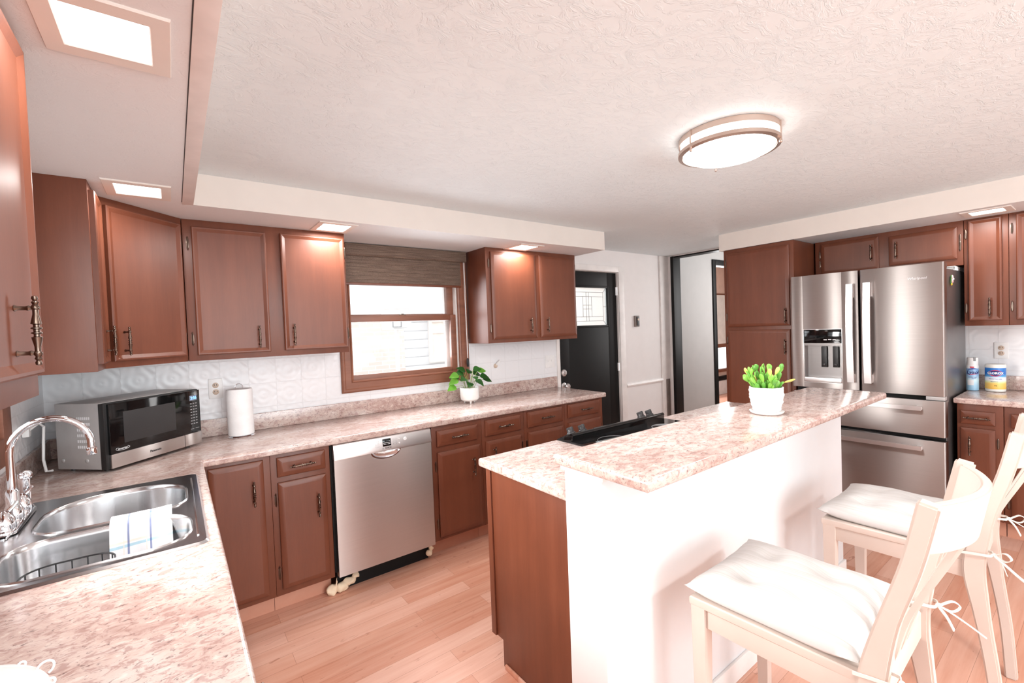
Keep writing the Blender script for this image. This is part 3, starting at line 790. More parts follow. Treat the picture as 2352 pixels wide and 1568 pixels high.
# corner cabinet set at 45 degrees
def cornerbody(body):
    c = lambda x, y: ((x - 0.305) * cos(pi / 4) + (y + 0.61) * sin(pi / 4), -(x - 0.305) * sin(pi / 4) + (y + 0.61) * cos(pi / 4))
    body.prism([c(0.001, -0.609), c(0.304, -0.609), c(0.609, -0.304), c(0.609, -0.001), c(0.001, -0.001)], 0, ZS - ZB, 'z', 0.001)
cabinet('corner_cabinet', 'angled single-door corner wall cabinet above the microwave', 'cabinet', (0.305, -0.61), pi / 4, 0.431, ZB, ZS - ZB, 0.3,
        [(0.028, 0.408, 1.412, 2.106, 0.082, 1.50, 0.419)], [], 0, RECESS, GU, cornerbody)
cabinet('wall_cabinet', 'narrow wall cabinet on the sink wall, its side panel facing the photographer', 'cabinet', (0.305, -0.852), pi / 2, 0.241, ZB, ZS - ZB, 0.304,
        [(0.022, 0.226, 1.412, 2.106, 0.205, 1.505, None)], [], 0, RECESS, GU)
cabinet('wall_cabinet', 'nearest wall cabinet at the left picture edge, with a large pewter handle', 'cabinet', (0.305, -3.1), pi / 2, 1.262, ZB, ZS - ZB, 0.304,
        [(0.66, 1.205, 1.432, 2.112, 1.035, 1.520, None), (0.05, 0.60, 1.432, 2.112, 0.12, 1.52, None)], [], 0, RECESS, GU)

# fridge wall
R90 = -pi / 2
cabinet('pantry_cabinet', 'tall two-door pantry cabinet directly left of the fridge', 'cabinet', (4.682, -1.083), R90, 0.592, 0.0, 2.138, 0.70,
        [(0.030, 0.560, 1.432, 2.105, 0.535, 1.515, 0.018), (0.030, 0.560, 0.14, 1.400, 0.528, 1.255, 0.018)], [], 0.118, RAISED, GU)
cabinet('bridge_cabinet', 'low two-door cabinet above the fridge', 'cabinet', (5.089, -1.690), R90, 0.930, 1.825, ZS - 1.825, 0.30,
        [(0.050, 0.448, 1.858, 2.116, 0.405, 1.99, 0.036), (0.512, 0.900, 1.872, 2.100, 0.560, 1.985, 0.914)], [], 0, RAISED, GU)
cabinet('wall_cabinet', 'narrow wall cabinet right of the fridge, above the cleaning products', 'cabinet', (5.089, -2.622), R90, 0.216, ZB + 0.006, ZS - ZB - 0.006, 0.30,
        [(0.024, 0.186, 1.425, 2.128, 0.128, 1.515, 0.010)], [], 0, RECESS, GU)
cabinet('wall_cabinet', 'last wall cabinet at the right picture edge', 'cabinet', (5.089, -2.839), R90, 0.50, ZB + 0.006, ZS - ZB - 0.006, 0.30,
        [(0.034, 0.46, 1.425, 2.128, 0.40, 1.515, 0.014)], [], 0, RECESS, GU)
cabinet('base_cabinet', 'base cabinet with drawer and door, directly right of the fridge', 'cabinet', (4.785, -2.624), R90, 0.216, 0.0, TB, 0.60,
        [(0.018, 0.180, 0.16, 0.716, 0.065, 0.60, 0.192)], [(0.018, 0.180, 0.742, 0.830)], 0.118, RAISED, G)
cabinet('base_cabinet', 'base cabinet at the right picture edge, behind the far bar chair', 'cabinet', (4.785, -2.842), R90, 0.60, 0.0, TB, 0.60,
        [(0.030, 0.28, 0.16, 0.716, 0.235, 0.60, 0.018), (0.31, 0.57, 0.16, 0.716, 0.35, 0.6, None)], [(0.030, 0.28, 0.742, 0.830), (0.31, 0.57, 0.742, 0.830)], 0.118, RAISED, G)

# ------------------------------------------------------------------ worktops
def slab(b, outline, z0, z1, holes=(), bev=0.012):
    """worktop from an orthogonal outline cut into cells, with rectangular holes, rounded upper and lower front edges"""
    xs = sorted({round(p[0], 5) for p in outline} | {h[i] for h in holes for i in (0, 1)})
    ys = sorted({round(p[1], 5) for p in outline} | {h[i] for h in holes for i in (2, 3)})
    def inside(x, y):
        c = False; n = len(outline)
        for i in range(n):
            (xa, ya), (xb, yb) = outline[i], outline[(i + 1) % n]
            if (ya > y) != (yb > y) and x < (xb - xa) * (y - ya) / (yb - ya) + xa: c = not c
        return c and not any(h[0] < x < h[1] and h[2] < y < h[3] for h in holes)
    vt = {}
    V = lambda x, y: vt.setdefault((x, y), b.b.verts.new((x, y, z1)))
    fs = []
    for xa, xb in zip(xs, xs[1:]):
        for ya, yb in zip(ys, ys[1:]):
            if inside((xa + xb) / 2, (ya + yb) / 2): fs.append(b.b.faces.new([V(xa, ya), V(xb, ya), V(xb, yb), V(xa, yb)]))
    r = bmesh.ops.extrude_face_region(b.b, geom=fs)
    nv = [v for v in r['geom'] if isinstance(v, bmesh.types.BMVert)]
    bmesh.ops.translate(b.b, vec=(0, 0, z0 - z1), verts=nv)
    bmesh.ops.recalc_face_normals(b.b, faces=b.b.faces[:])
    es = []
    for e in b.b.edges:
        if len(e.link_faces) == 2 and e.calc_face_angle() > 0.5 and abs(e.verts[0].co.z - e.verts[1].co.z) < 1e-6:
            es.append(e)
    if bev: bmesh.ops.bevel(b.b, geom=es, offset=bev, segments=4, profile=0.5, affect='EDGES', clamp_overlap=True)
    return b

SX0, SX1, SYA, SYB = 0.060, 0.588, -1.708, -0.916      # sink cut-out
t = empty('countertop', (0.636, -0.636, TB), 0, 'L shaped pink speckled laminate countertop under the window and around the sink', 'countertop')
slab(MB(), [(0.007, -0.007), (3.512, -0.007), (3.512, -0.636), (0.636, -0.636), (0.636, -4.0), (0.007, -4.0)], TB, 0.914, [(SX0, SX1, SYA, SYB)], 0.010).build('worktop', M['top'], t, off=t.location)
MB().box(0.007, 3.512, -0.023, -0.007, 0.914, 1.016, 0.003).box(0.007, 0.023, -4.0, -0.023, 0.914, 1.016, 0.003).build('backsplash', M['top'], t, off=t.location)
t = empty('countertop', (4.759, -2.62, TB), 0, 'short laminate countertop right of the fridge', 'countertop')
slab(MB(), [(4.755, -2.612), (XW - 0.006, -2.612), (XW - 0.006, -3.45), (4.755, -3.45)], TB, 0.914, [], 0.010).build('worktop', M['top'], t, off=t.location)
MB().box(XW - 0.022, XW - 0.006, -3.45, -2.612, 0.914, 1.016, 0.003).build('backsplash', M['top'], t, off=t.location)

# ------------------------------------------------------------------ island
KX0, KX1, KY0, KY1 = 1.585, 3.60, -2.325, -2.160
b = MB(); b.box(KX0, KX1, KY0, KY1, 0, 1.028, 0.003)
struct(b, 'wall_island', 'island', 'white half wall carrying the raised island bar')
struct(MB().box(KX0 - 0.010, KX1 + 0.01, KY0 - 0.012, KY0, 0, 0.085, 0.003), 'baseboard_island', 'trim', 'white baseboard of the island half wall')
struct(MB().box(KX0 - 0.008, KX0 + 0.16, KY0 - 0.012, KY1 + 0.012, 1.010, 1.0285, 0.003), 'trim_15', 'trim', 'white cleat under the bar end')
bt = slab(MB(), [(1.553, -2.140), (3.652, -2.140), (3.652, -2.521), (1.553, -2.521)], 1.029, 1.067, [], 0.013).build('bar_counter', M['top'])
tag(bt, 'long raised laminate bar top on the white half wall', 'bar counter')
IX0, IX1 = 1.625, 3.70
RX0, RX1 = 2.104, 2.862
t = empty('island_worktop', (IX0, -1.55, TB), 0, 'lower laminate island worktop left of the black range', 'worktop')
slab(MB(), [(IX0, -1.552), (RX0 - 0.003, -1.552), (RX0 - 0.003, KY1), (IX0, KY1)], TB, 0.914, [], 0.010).build('worktop', M['top'], t, off=t.location)
t = empty('island_worktop', (RX1, -1.60, TB), 0, 'lower laminate island worktop right of the black range', 'worktop')
slab(MB(), [(RX1 + 0.003, -1.60), (IX1, -1.60), (IX1, KY1), (RX1 + 0.003, KY1)], TB, 0.914, [], 0.010).build('worktop', M['top'], t, off=t.location)
def islbody(w):
    def f(body):
        body.prism([(0, 0.118), (0, TB), (0.585, TB), (0.585, 0.0), (0.075, 0.0), (0.075, 0.118)], 0.0, w, 'x', 0.0008)
    return f
# island cabinets face the window wall (rotated half a turn)
t = cabinet('island_cabinet', 'island base cabinet whose plain end panel faces the dishwasher', 'cabinet', (RX0 - 0.004, -1.575), pi, RX0 - 0.004 - 1.655, 0.0, TB, 0.585,
        [(0.03, 0.42, 0.14, 0.71, 0.37, 0.57, None)], [(0.03, 0.42, 0.745, 0.855)], 0.0, RAISED, None, islbody(RX0 - 0.004 - 1.655))
MB().box(RX0 - 0.004 - 1.655, RX0 - 0.004 - 1.655 + 0.008, -0.001, 0.032, 0.118, TB - 0.003, 0.002).build('corner_strip', M['cab'], t)
MB().box(RX0 - 0.004 - 1.655, RX0 - 0.004 - 1.655 + 0.010, 0.095, 0.585, 0.0, 0.022, 0.003).build('floor_moulding', M['floor'], t)
cabinet('island_cabinet', 'island base cabinet right of the black range', 'cabinet', (3.67, -1.625), pi, 3.67 - RX1 - 0.004, 0.0, TB, 0.533,
        [(0.03, 0.38, 0.14, 0.71, 0.33, 0.57, None), (0.42, 0.77, 0.14, 0.71, 0.47, 0.57, None)], [(0.03, 0.38, 0.745, 0.855), (0.42, 0.77, 0.745, 0.855)], 0.118, RAISED, None)

# ------------------------------------------------------------------ range
t = empty('range', (RX0, -2.15, 0), 0, 'black glass-top range set into the island with knobs on its front edge', 'range')
MB().box(RX0, RX1, -2.15, -1.60, 0.02, 0.9146, 0.004).build('oven_body', M['black_plastic'], t, off=t.location)
MB().box(RX0 + 0.01, RX1 - 0.01, -1.60, -1.565, 0.20, 0.80, 0.006).build('oven_door', M['black_gloss'], t, off=t.location)
MB().tube([(RX0 + 0.06, -1.555, 0.76), (RX0 + 0.06, -1.525, 0.765), (RX1 - 0.06, -1.525, 0.765), (RX1 - 0.06, -1.555, 0.76)], 0.012, 10).build('oven_handle', M['black_plastic'], t, off=t.location)
MB().box(RX0 - 0.010, RX1 + 0.010, -2.155, -1.66, 0.9146, 0.924, 0.003).build('glass_cooktop', M['black_gloss'], t, off=t.location)
MB().prism([(-1.665, 0.86), (-1.665, 0.944), (-1.648, 0.953), (-1.625, 0.950), (-1.555, 0.918), (-1.540, 0.90), (-1.545, 0.86)], RX0 + 0.0005, RX1 - 0.0005, 'x', 0.004).build('control_panel', M['black_gloss'], t, off=t.location)
MB().tube([(RX0 + 0.001, -1.655, 0.948), (RX1 - 0.001, -1.655, 0.948)], 0.011, 12).build('front_rail', M['black_gloss'], t, off=t.location)
MB().box(RX0 + 0.25, RX1 - 0.27, -1.580, -1.568, 0.905, 0.935, 0.002).build('display_strip', M['black_gloss'], t, off=t.location)
nrm = Vector((0, 0.416, 0.909)); km = nrm.to_track_quat('Z', 'X').to_matrix().to_4x4()
for x in (2.168, 2.252, 2.742, 2.822):
    c = Vector((x, -1.592, 0.937))
    k = MB().lathe([(0.024, 0), (0.024, 0.006), (0.019, 0.010), (0.018, 0.022), (0, 0.022)], 18, Matrix.Translation(c) @ km)
    k2 = MB().box(-0.008, 0.008, -0.020, 0.020, 0.012, 0.036, 0.005).xform(Matrix.Translation(c) @ km @ Matrix.Rotation(pi / 2, 4, 'Z'))
    kn = k.build('knob', M['knob'], t, off=t.location); k2.build('knob_grip', M['knob'], kn, off=t.location)
for cx, cy, r in ((2.27, -1.80, 0.09), (2.68, -1.80, 0.075), (2.27, -2.02, 0.075), (2.68, -2.02, 0.10)):
    MB().tube([(cx + r * cos(a), cy + r * sin(a), 0.9236) for a in [2 * pi * i / 32 for i in range(32)]], 0.001, 4, True).build('burner_ring', M['print'], t, off=t.location)

# ------------------------------------------------------------------ dishwasher
DW0, DW1 = 1.240, 1.842
t = empty('dishwasher', (DW0, -0.61, 0), 0, 'stainless steel dishwasher with a silver control strip under the window counter', 'dishwasher')
MB().box(DW0 - 0.012, DW1 + 0.012, -0.598, -0.05, 0.135, 0.872, 0.002).build('tub', M['dark'], t, off=t.location)
MB().box(DW0 + 0.01, DW1 - 0.01, -0.545, -0.53, 0.0, 0.135).build('kick_plate', M['dark'], t, off=t.location)
# door skin with a half-moon recess under the control strip
HX, HZ, HR = 1.543, 0.786, 0.092
b = MB(); n = 20
arc = [(HX + HR * cos(pi + pi * i / n), HZ + 0.045 * sin(pi + pi * i / n)) for i in range(n + 1)]
out = [(DW0, 0.119), (DW1, 0.119), (DW1, HZ)] + arc[::-1] + [(DW0, HZ)]
b.prism(out, -0.640, -0.605, 'y')
b.build('door_panel', M['steel'], t, angle=30, off=t.location)
b = MB()
rows = []
for j, (s, y) in enumerate(((1.0, -0.6402), (0.93, -0.6402), (0.80, -0.628), (0.4, -0.616), (0.0, -0.613))):
    rows.append([b.b.verts.new((HX + HR * s * cos(pi + pi * i / n), y, HZ + 0.002 + 0.045 * s * sin(pi + pi * i / n))) for i in range(n + 1)])
for A, B in zip(rows, rows[1:]):
    for i in range(n):
        try: b.b.faces.new([A[i], A[i + 1], B[i + 1], B[i]])
        except ValueError: pass
bmesh.ops.recalc_face_normals(b.b, faces=b.b.faces[:])
b.build('pocket_handle', M['chrome'], t, off=t.location)
b = MB().prism([(-0.605, 0.787), (-0.644, 0.787), (-0.645, 0.800), (-0.634, 0.868), (-0.628, 0.873), (-0.605, 0.873)], DW0, DW1, 'x', 0.001)
cp = b.build('control_strip', M['steel_light'], t, off=t.location)
tl = math.atan2(0.011, 0.068)
def on_strip(x, z): return (x - DW0, -0.645 + (z - 0.80) * 0.011 / 0.068 + 0.61 - 0.0006, z)
x, y, z = on_strip(1.549, 0.836)
o = MB().box(-0.026, 0.026, -0.001, 0.001, -0.022, 0.022, 0.0005).build('display', M['black_gloss'], cp); o.location = (x, y, z); o.rotation_euler = (-tl, 0, 0)
for dx, dz, w in ((-0.012, -0.010, 0.018), (0.012, -0.010, 0.018), (0.0, -0.002, 0.046), (0.018, 0.006, 0.005)):
    q = MB().box(dx - w / 2, dx + w / 2, -0.0016, -0.001, dz - 0.0012, dz + 0.0012).build('display_mark', M['print_white'], cp); q.location = (x, y, z); q.rotation_euler = (-tl, 0, 0)
for bx, bz, br in ((1.428, 0.832, 0.010), (1.628, 0.846, 0.005), (1.628, 0.820, 0.005), (1.668, 0.838, 0.011)):
    x, y, z = on_strip(bx, bz)
    q = MB().lathe([(br, 0), (br, 0.0015), (br * 0.82, 0.0022), (br * 0.78, 0.0012), (0, 0.0012)], 20, Matrix.Rotation(pi / 2, 4, 'X')).build('button', M['steel_light'], cp); q.location = (x, y, z); q.rotation_euler = (-tl, 0, 0)
for bx in (1.49, 1.60):
    for k in range(3):
        x, y, z = on_strip(bx, 0.848 - 0.014 * k)
        q = MB().frame(-0.011, 0.011, -0.004, 0.004, 0.0007, -0.0004, 0.0).build('key_outline', M['print'], cp); q.location = (x, y, z); q.rotation_euler = (-tl, 0, 0)
x, y, z = on_strip(1.556, 0.804)
lettering('BOSCH', 0.0115, 'print_dark', cp, (x, y, z), (pi / 2 - tl, 0, 0), bold=0.0003)
q = MB().tube([(0.005 * cos(a), 0, 0.005 * sin(a)) for a in [2 * pi * i / 16 for i in range(16)]], 0.0006, 4, True).box(-0.0026, -0.0016, -0.0004, 0.0004, -0.003, 0.003).box(0.0016, 0.0026, -0.0004, 0.0004, -0.003, 0.003).box(-0.002, 0.002, -0.0004, 0.0004, -0.0005, 0.0005).build('logo', M['print'], cp); q.location = (x - 0.032, y, z); q.rotation_euler = (-tl, 0, 0)

# scraps of spray foam at the foot of the dishwasher
def blob(name, spots, label, cat, group):
    b = MB()
    for c, r, sc in spots:
        k = len(b.b.verts)
        bmesh.ops.create_icosphere(b.b, subdivisions=3, radius=r, matrix=Matrix.Translation(c) @ Matrix.Diagonal((*sc, 1)))
    for v in b.b.verts:
        v.co += v.co.normalized() * 0.0
        nn = noise.noise_vector(v.co * 38) * 0.010; v.co += nn
        v.co.z = max(v.co.z, 0.0008)
    return tag(b.build(name, M['foam']), label, cat, group)
blob('foam_scrap', [((1.215, -0.568, 0.028), 0.030, (1.1, .7, 1.1)), ((1.262, -0.575, 0.028), 0.028, (1.3, .7, 1.0)), ((1.31, -0.572, 0.048), 0.024, (1.5, .7, .9)), ((1.350, -0.570, 0.066), 0.018, (1.5, .7, .8)), ((1.2315, -0.604, 0.082), 0.0065, (.7, .6, 4.2))],
     'lumpy yellow spray foam at the left foot of the dishwasher', 'foam scrap', 'spray foam at the dishwasher')
blob('foam_scrap', [((1.825, -0.575, 0.045), 0.020, (1.1, .8, 1.2)), ((1.842, -0.572, 0.075), 0.012, (1, .8, 1.2))], 'small yellow spray foam lump at the right foot of the dishwasher', 'foam scrap', 'spray foam at the dishwasher')

# ------------------------------------------------------------------ fridge
FX, FY0, FY1 = 4.575, -1.693, -2.604                    # door face, left and right edges (seen from the room)
def FR(mb): return mb
t = empty('fridge', (FX, FY1, 0), 0, 'stainless steel french door fridge with water dispenser and two bottom drawers', 'fridge')
fo = t.location
MB().box(FX + 0.075, 5.30, FY1 + 0.008, FY0 - 0.008, 0.02, 1.785, 0.006).build('case', M['fridge_side'], t, off=fo)
MB().box(FX + 0.065, FX + 0.08, FY1 + 0.012, FY0 - 0.012, 0.05, 1.79).build('gasket', M['dark'], t, off=fo)
FM = -2.144
def fdoor(y0, y1, z0, z1, name):
    b = MB()
    # gently rounded vertical edges
    y0, y1 = min(y0, y1), max(y0, y1); r = 0.018
    pts = [(FX + 0.066, y0), (FX + r, y0)] + [(FX + r - r * sin(a), y0 + r * 0.6 - r * 0.6 * cos(a)) for a in [pi / 2 * i / 5 for i in range(1, 6)]]
    pts += [(FX + r - r * cos(a), y1 - r * 0.6 + r * 0.6 * sin(a)) for a in [pi / 2 * i / 5 for i in range(0, 6)]] + [(FX + 0.066, y1)]
    return b, pts
b, pts = fdoor(FM + 0.004, FY0, 0, 0, 'l')
# left door carries the dispenser recess, so it is built round it
DY0, DY1, DZ0, DZ1_ = -2.034, -1.778, 0.984, 1.394
def dbox(b, ya, yb, za, zb): b.box(FX, FX + 0.066, ya, yb, za, zb, 0.0)
b = MB(); b.box(FX + 0.001, FX + 0.066, FM + 0.004, DY0, 0.940, 1.822, 0.003); b.box(FX + 0.001, FX + 0.066, DY1, FY0, 0.940, 1.822, 0.003)
b.box(FX + 0.001, FX + 0.066, DY0 - 0.004, DY1 + 0.004, 0.940, DZ0, 0.0008); b.box(FX + 0.001, FX + 0.066, DY0 - 0.004, DY1 + 0.004, DZ1_, 1.822, 0.0008)
ld = b.build('left_door', M['steel_fridge'], t, off=fo)
b, pts = fdoor(FM - 0.004, FY1, 0, 0, 'r'); b.prism(pts, 0.936, 1.822, 'z', 0.003)
rd = b.build('right_door', M['steel_fridge'], t, off=fo)
# dispenser
dp = MB().box(FX + 0.004, FX + 0.012, DY0, DY1, 1.288, DZ1_, 0.001).build('control_glass', M['black_gloss'], ld, off=fo)
b = MB(); b.box(FX + 0.056, FX + 0.064, DY0, DY1, DZ0, 1.288); b.box(FX + 0.004, FX + 0.06, DY0, DY0 + 0.004, DZ0, 1.288); b.box(FX + 0.004, FX + 0.06, DY1 - 0.004, DY1, DZ0, 1.288); b.box(FX + 0.006, FX + 0.06, DY0, DY1, 1.270, 1.290)
b.build('dispenser_niche', M['steel_dark'], ld, off=fo)
b = MB(); b.frame(-1, 1, 0, 1, 0.1, 0, 1); b.b.clear()
for a in ((DY0 - 0.004, DY0, DZ0 - 0.004, DZ1_ + 0.004), (DY1, DY1 + 0.004, DZ0 - 0.004, DZ1_ + 0.004), (DY0, DY1, DZ1_, DZ1_ + 0.004), (DY0, DY1, DZ0 - 0.004, DZ0)): b.box(FX - 0.003, FX + 0.004, *a, 0.001)
b.build('dispenser_bezel', M['steel_light'], ld, off=fo)
MB().box(FX - 0.008, FX + 0.056, DY0 + 0.003, DY1 - 0.003, DZ0 + 0.002, DZ0 + 0.036, 0.003).build('drip_tray', M['steel_light'], ld, off=fo)
for yy in (-1.905, -1.982):
    MB().box(FX + 0.034, FX + 0.042, yy - 0.019, yy + 0.019, 1.100, 1.262, 0.003).box(FX + 0.026, FX + 0.036, yy - 0.010, yy + 0.010, 1.112, 1.128, 0.002).build('paddle', M['black_plastic'], ld, off=fo)
for k, yy in enumerate((-1.925, -1.955, -1.985)): MB().box(FX + 0.003, FX + 0.0042, yy - 0.011, yy + 0.011, 1.312 + 0.002 * (k % 2), 1.317 + 0.002 * (k % 2)).build('print_mark', M['print_white'], ld, off=fo)
# handles: bowed vertical bars
def bar(yc, z0, z1, parent):
    b = MB(); n = 14
    pts = [(FX - 0.034 - 0.018 * sin(pi * i / n), yc, z0 + (z1 - z0) * i / n) for i in range(n + 1)]
    b.tube(pts, 1, flat=(0.042, 0.016))
    b.box(FX - 0.040, FX + 0.002, yc - 0.017, yc + 0.017, z0, z0 + 0.06, 0.004); b.box(FX - 0.040, FX + 0.002, yc - 0.017, yc + 0.017, z1 - 0.10, z1, 0.004)
    return b.build('handle', M['steel_light'], parent, angle=50, off=fo)
bar(-2.098, 1.002, 1.725, ld); bar(-2.201, 1.002, 1.725, rd)
for z0, z1, nm in ((0.664, 0.905, 'upper_drawer'), (0.075, 0.634, 'lower_drawer')):
    b, pts = fdoor(FY1, FY0, 0, 0, nm); b.prism(pts, z0, z1, 'z', 0.003)
    dr = b.build(nm, M['steel_fridge'], t, off=fo)
    hz = z1 - 0.052
    b = MB(); b.tube([(FX - 0.044, FY0 - 0.11, hz), (FX - 0.048, FM, hz), (FX - 0.044, FY1 + 0.115, hz)], 1, flat=(0.014, 0.028))
    b.box(FX - 0.046, FX + 0.002, FY1 + 0.115, FY1 + 0.145, hz - 0.012, hz + 0.012, 0.003); b.box(FX - 0.046, FX + 0.002, FY0 - 0.14, FY0 - 0.11, hz - 0.012, hz + 0.012, 0.003)
    b.build('handle', M['steel_light'], dr, off=fo)
MB().box(FX + 0.012, FX + 0.07, FY1 + 0.005, FY1 + 0.10, 0.908, 0.933, 0.003).build('hinge_cover', M['grey_metal'], t, off=fo)
MB().box(FX + 0.02, FX + 0.16, FY1 + 0.012, FY1 + 0.09, 1.786, 1.822, 0.008).build('hinge_cover', M['fridge_side'], t, off=fo)
MB().box(FX + 0.02, FX + 0.16, FY0 - 0.09, FY0 - 0.012, 1.786, 1.822, 0.008).build('hinge_cover', M['fridge_side'], t, off=fo)
MB().box(FX + 0.03, FX + 0.07, FY1 + 0.02, FY0 - 0.02, 0.0, 0.068, 0.003).build('base_grille', M['dark'], t, off=fo)
lettering('Whirlpool', 0.024, 'print_white', rd, (-0.0008, -2.467 - FY1, 1.727), (pi / 2, 0, -pi / 2), shear=0.25)
# magnet on the fridge side
t = empty('flower_magnet', (4.80, FY1 + 0.007, 1.72), 0, 'small pink and white flower magnet on the fridge side', 'magnet')
b = MB()
for k in range(5): b.sphere((0.016 * cos(k * 1.257) + 0.018, -0.006, 0.016 * sin(k * 1.257) - 0.004), 0.012, 10, (1, 0.5, 1))
b.build('flower', M['pink'], t)
MB().sphere((0.018, -0.012, -0.004), 0.008, 10, (1, 0.6, 1)).build('flower_centre', M['print_white'], t)
b = MB()
for k in range(4): b.sphere((-0.022 + 0.004 * k, -0.005, -0.012 + 0.012 * (k - 1.2)), 0.010, 8, (0.7, 0.4, 1.5))
b.build('leaf', M['leaf_dark'], t)
MB().sphere((-0.012, -0.007, -0.040), 0.010, 10, (1, 0.6, 0.9)).build('bud', M['yellow'], t)
# carton on top of the fridge
t = empty('wire_basket', (5.15, -2.54, 1.786), 0, 'small white wire basket on top of the fridge, at its right side', 'basket')
b = MB()
for z in (0.004, 0.030): b.tube([(-0.13, -0.045, z), (0.11, -0.045, z), (0.11, 0.05, z), (-0.13, 0.05, z)], 0.003, 6, True)
for k in range(13):
    x = -0.13 + 0.02 * k
    b.tube([(x, -0.045, 0.030), (x + 0.01, -0.046, 0.004)], 0.0025, 5); b.tube([(x + 0.01, -0.045, 0.030), (x, -0.046, 0.004)], 0.0025, 5)
b.build('wire_frame', M['white_plastic'], t)
MB().box(-0.11, 0.09, -0.038, 0.045, 0.003, 0.026, 0.006).build('liner', M['grey_metal'], t)

# ------------------------------------------------------------------ microwave
mw = Vector((0.286, -0.572, 0.9146)); ma = math.atan2(0.350, 0.360)
MWW, MWD, MWH = 0.502, 0.272, 0.312
t = empty('microwave', mw, ma, 'black and silver microwave set across the counter corner', 'microwave')
MB().box(0.004, MWW - 0.004, 0.030, MWD, 0.012, MWH, 0.004).build('case', M['grey_metal'], t)
fr = MB().box(0, MWW, 0.004, 0.032, 0.012, MWH - 0.002, 0.004).build('front_frame', M['black_plastic'], t)
dr = MB().box(0.014, MWW - 0.004, -0.010, 0.006, 0.078, MWH - 0.006, 0.003).build('door', M['black_gloss'], t)
MB().box(0.075, 0.345, -0.0108, -0.0095, 0.118, 0.262, 0.0004).build('door_window', M['knob'], dr)
MB().box(0.014, 0.392, -0.011, 0.006, 0.014, 0.077, 0.003).build('lower_panel', M['steel'], t)
op = MB().box(0.394, MWW - 0.003, -0.011, 0.006, 0.014, 0.077, 0.003).build('open_button', M['steel'], t)
lettering('Panasonic', 0.015, 'print_dark', t, (0.225, -0.0115, 0.044), (pi / 2, 0, 0), bold=0.0004)
lettering('inverter', 0.014, 'print_white', dr, (0.066, -0.0106, 0.096), (pi / 2, 0, 0), shear=0.2)
o = MB().tube([(0.066 + 0.032 * cos(a), -0.0104, 0.096 + 0.008 * sin(a) * (1 if a < pi else 1)) for a in [pi * 0.75 + 1.5 * pi * i / 18 for i in range(19)]], 0.0007, 4).build('logo', M['print_white'], dr)
ld_ = MB().box(0.432, 0.478, -0.0112, -0.0096, 0.252, 0.280, 0.0005).build('display', M['lcd'], dr)
lettering('2:56', 0.022, 'display', ld_, (0.457, -0.0116, 0.266), (pi / 2, 0, 0), bold=0.0006)
for r in range(8):
    for c in range(3):
        x, z = 0.440 + 0.016 * c, 0.236 - 0.0155 * r
        MB().box(x - 0.005, x + 0.005, -0.0106, -0.0098, z - 0.0025, z + 0.0025, 0.0003).build('key', M['print'], dr)
MB().box(0.432, 0.452, -0.0106, -0.0098, 0.098, 0.101).box(0.462, 0.485, -0.0106, -0.0098, 0.099, 0.102).build('key_print', M['print'], dr)
b = MB()
for r in range(6):
    for c in range(7):
        b.box(0.0035, 0.0045, 0.085 + c * 0.0105, 0.091 + c * 0.0105, 0.108 + r * 0.026, 0.121 + r * 0.026)
b.build('side_vent', M['print_white'], t)
for y in (0.11, 0.24): MB().sphere((0.004, y, 0.052), 0.010, 12, (0.4, 1, 1)).build('side_dimple', M['grey_metal'], t)
b = MB().box(0.0075, 0.030, -0.452, -0.412, 1.10, 1.15, 0.004).xform((Matrix.Translation(mw) @ Matrix.Rotation(ma, 4, 'Z')).inverted()); b.build('power_plug', M['white_plastic'], t)
for x, y in ((0.04, 0.05), (MWW - 0.04, 0.05), (0.04, MWD - 0.04), (MWW - 0.04, MWD - 0.04)): MB().cyl((x, y, 0.0), 0.012, 0.013, 10).build('foot', M['black_plastic'], t)
MB().tube([(0.024, -0.43, 1.125), (0.05, -0.395, 1.15), (0.062, -0.372, 1.13), (0.058, -0.372, 1.06), (0.055, -0.376, 0.98), (0.065, -0.395, 0.93), (0.082, -0.375, 0.925)], 0.0055, 8).xform((Matrix.Translation(mw) @ Matrix.Rotation(ma, 4, 'Z')).inverted()).build('power_cord', M['white_plastic'], t)

# ------------------------------------------------------------------ sink
t = empty('sink', (SX0, SYA, 0.914), 0, 'double bowl stainless steel drop-in sink', 'sink')
def rrect(x0, x1, y0, y1, r, n=8):
    rr = r if isinstance(r, (list, tuple)) else (r,) * 4           # corners: (x0,y0) (x1,y0) (x1,y1) (x0,y1)
    P = []
    for (cx, cy, a0), q in zip(((x0 + rr[0], y0 + rr[0], pi), (x1 - rr[1], y0 + rr[1], 1.5 * pi), (x1 - rr[2], y1 - rr[2], 0), (x0 + rr[3], y1 - rr[3], 0.5 * pi)), rr):
        P += [(cx + q * cos(a0 + pi / 2 * i / n), cy + q * sin(a0 + pi / 2 * i / n)) for i in range(n + 1)]
    return P
ZR = 0.916
OUT = rrect(0.070, 0.600, -1.720, -0.906, 0.02)
BOWLS = [rrect(0.172, 0.560, -1.335, -0.972, (0.10, 0.10, 0.15, 0.17)), rrect(0.150, 0.565, -1.680, -1.385, (0.10, 0.10, 0.13, 0.08))]
b = MB()
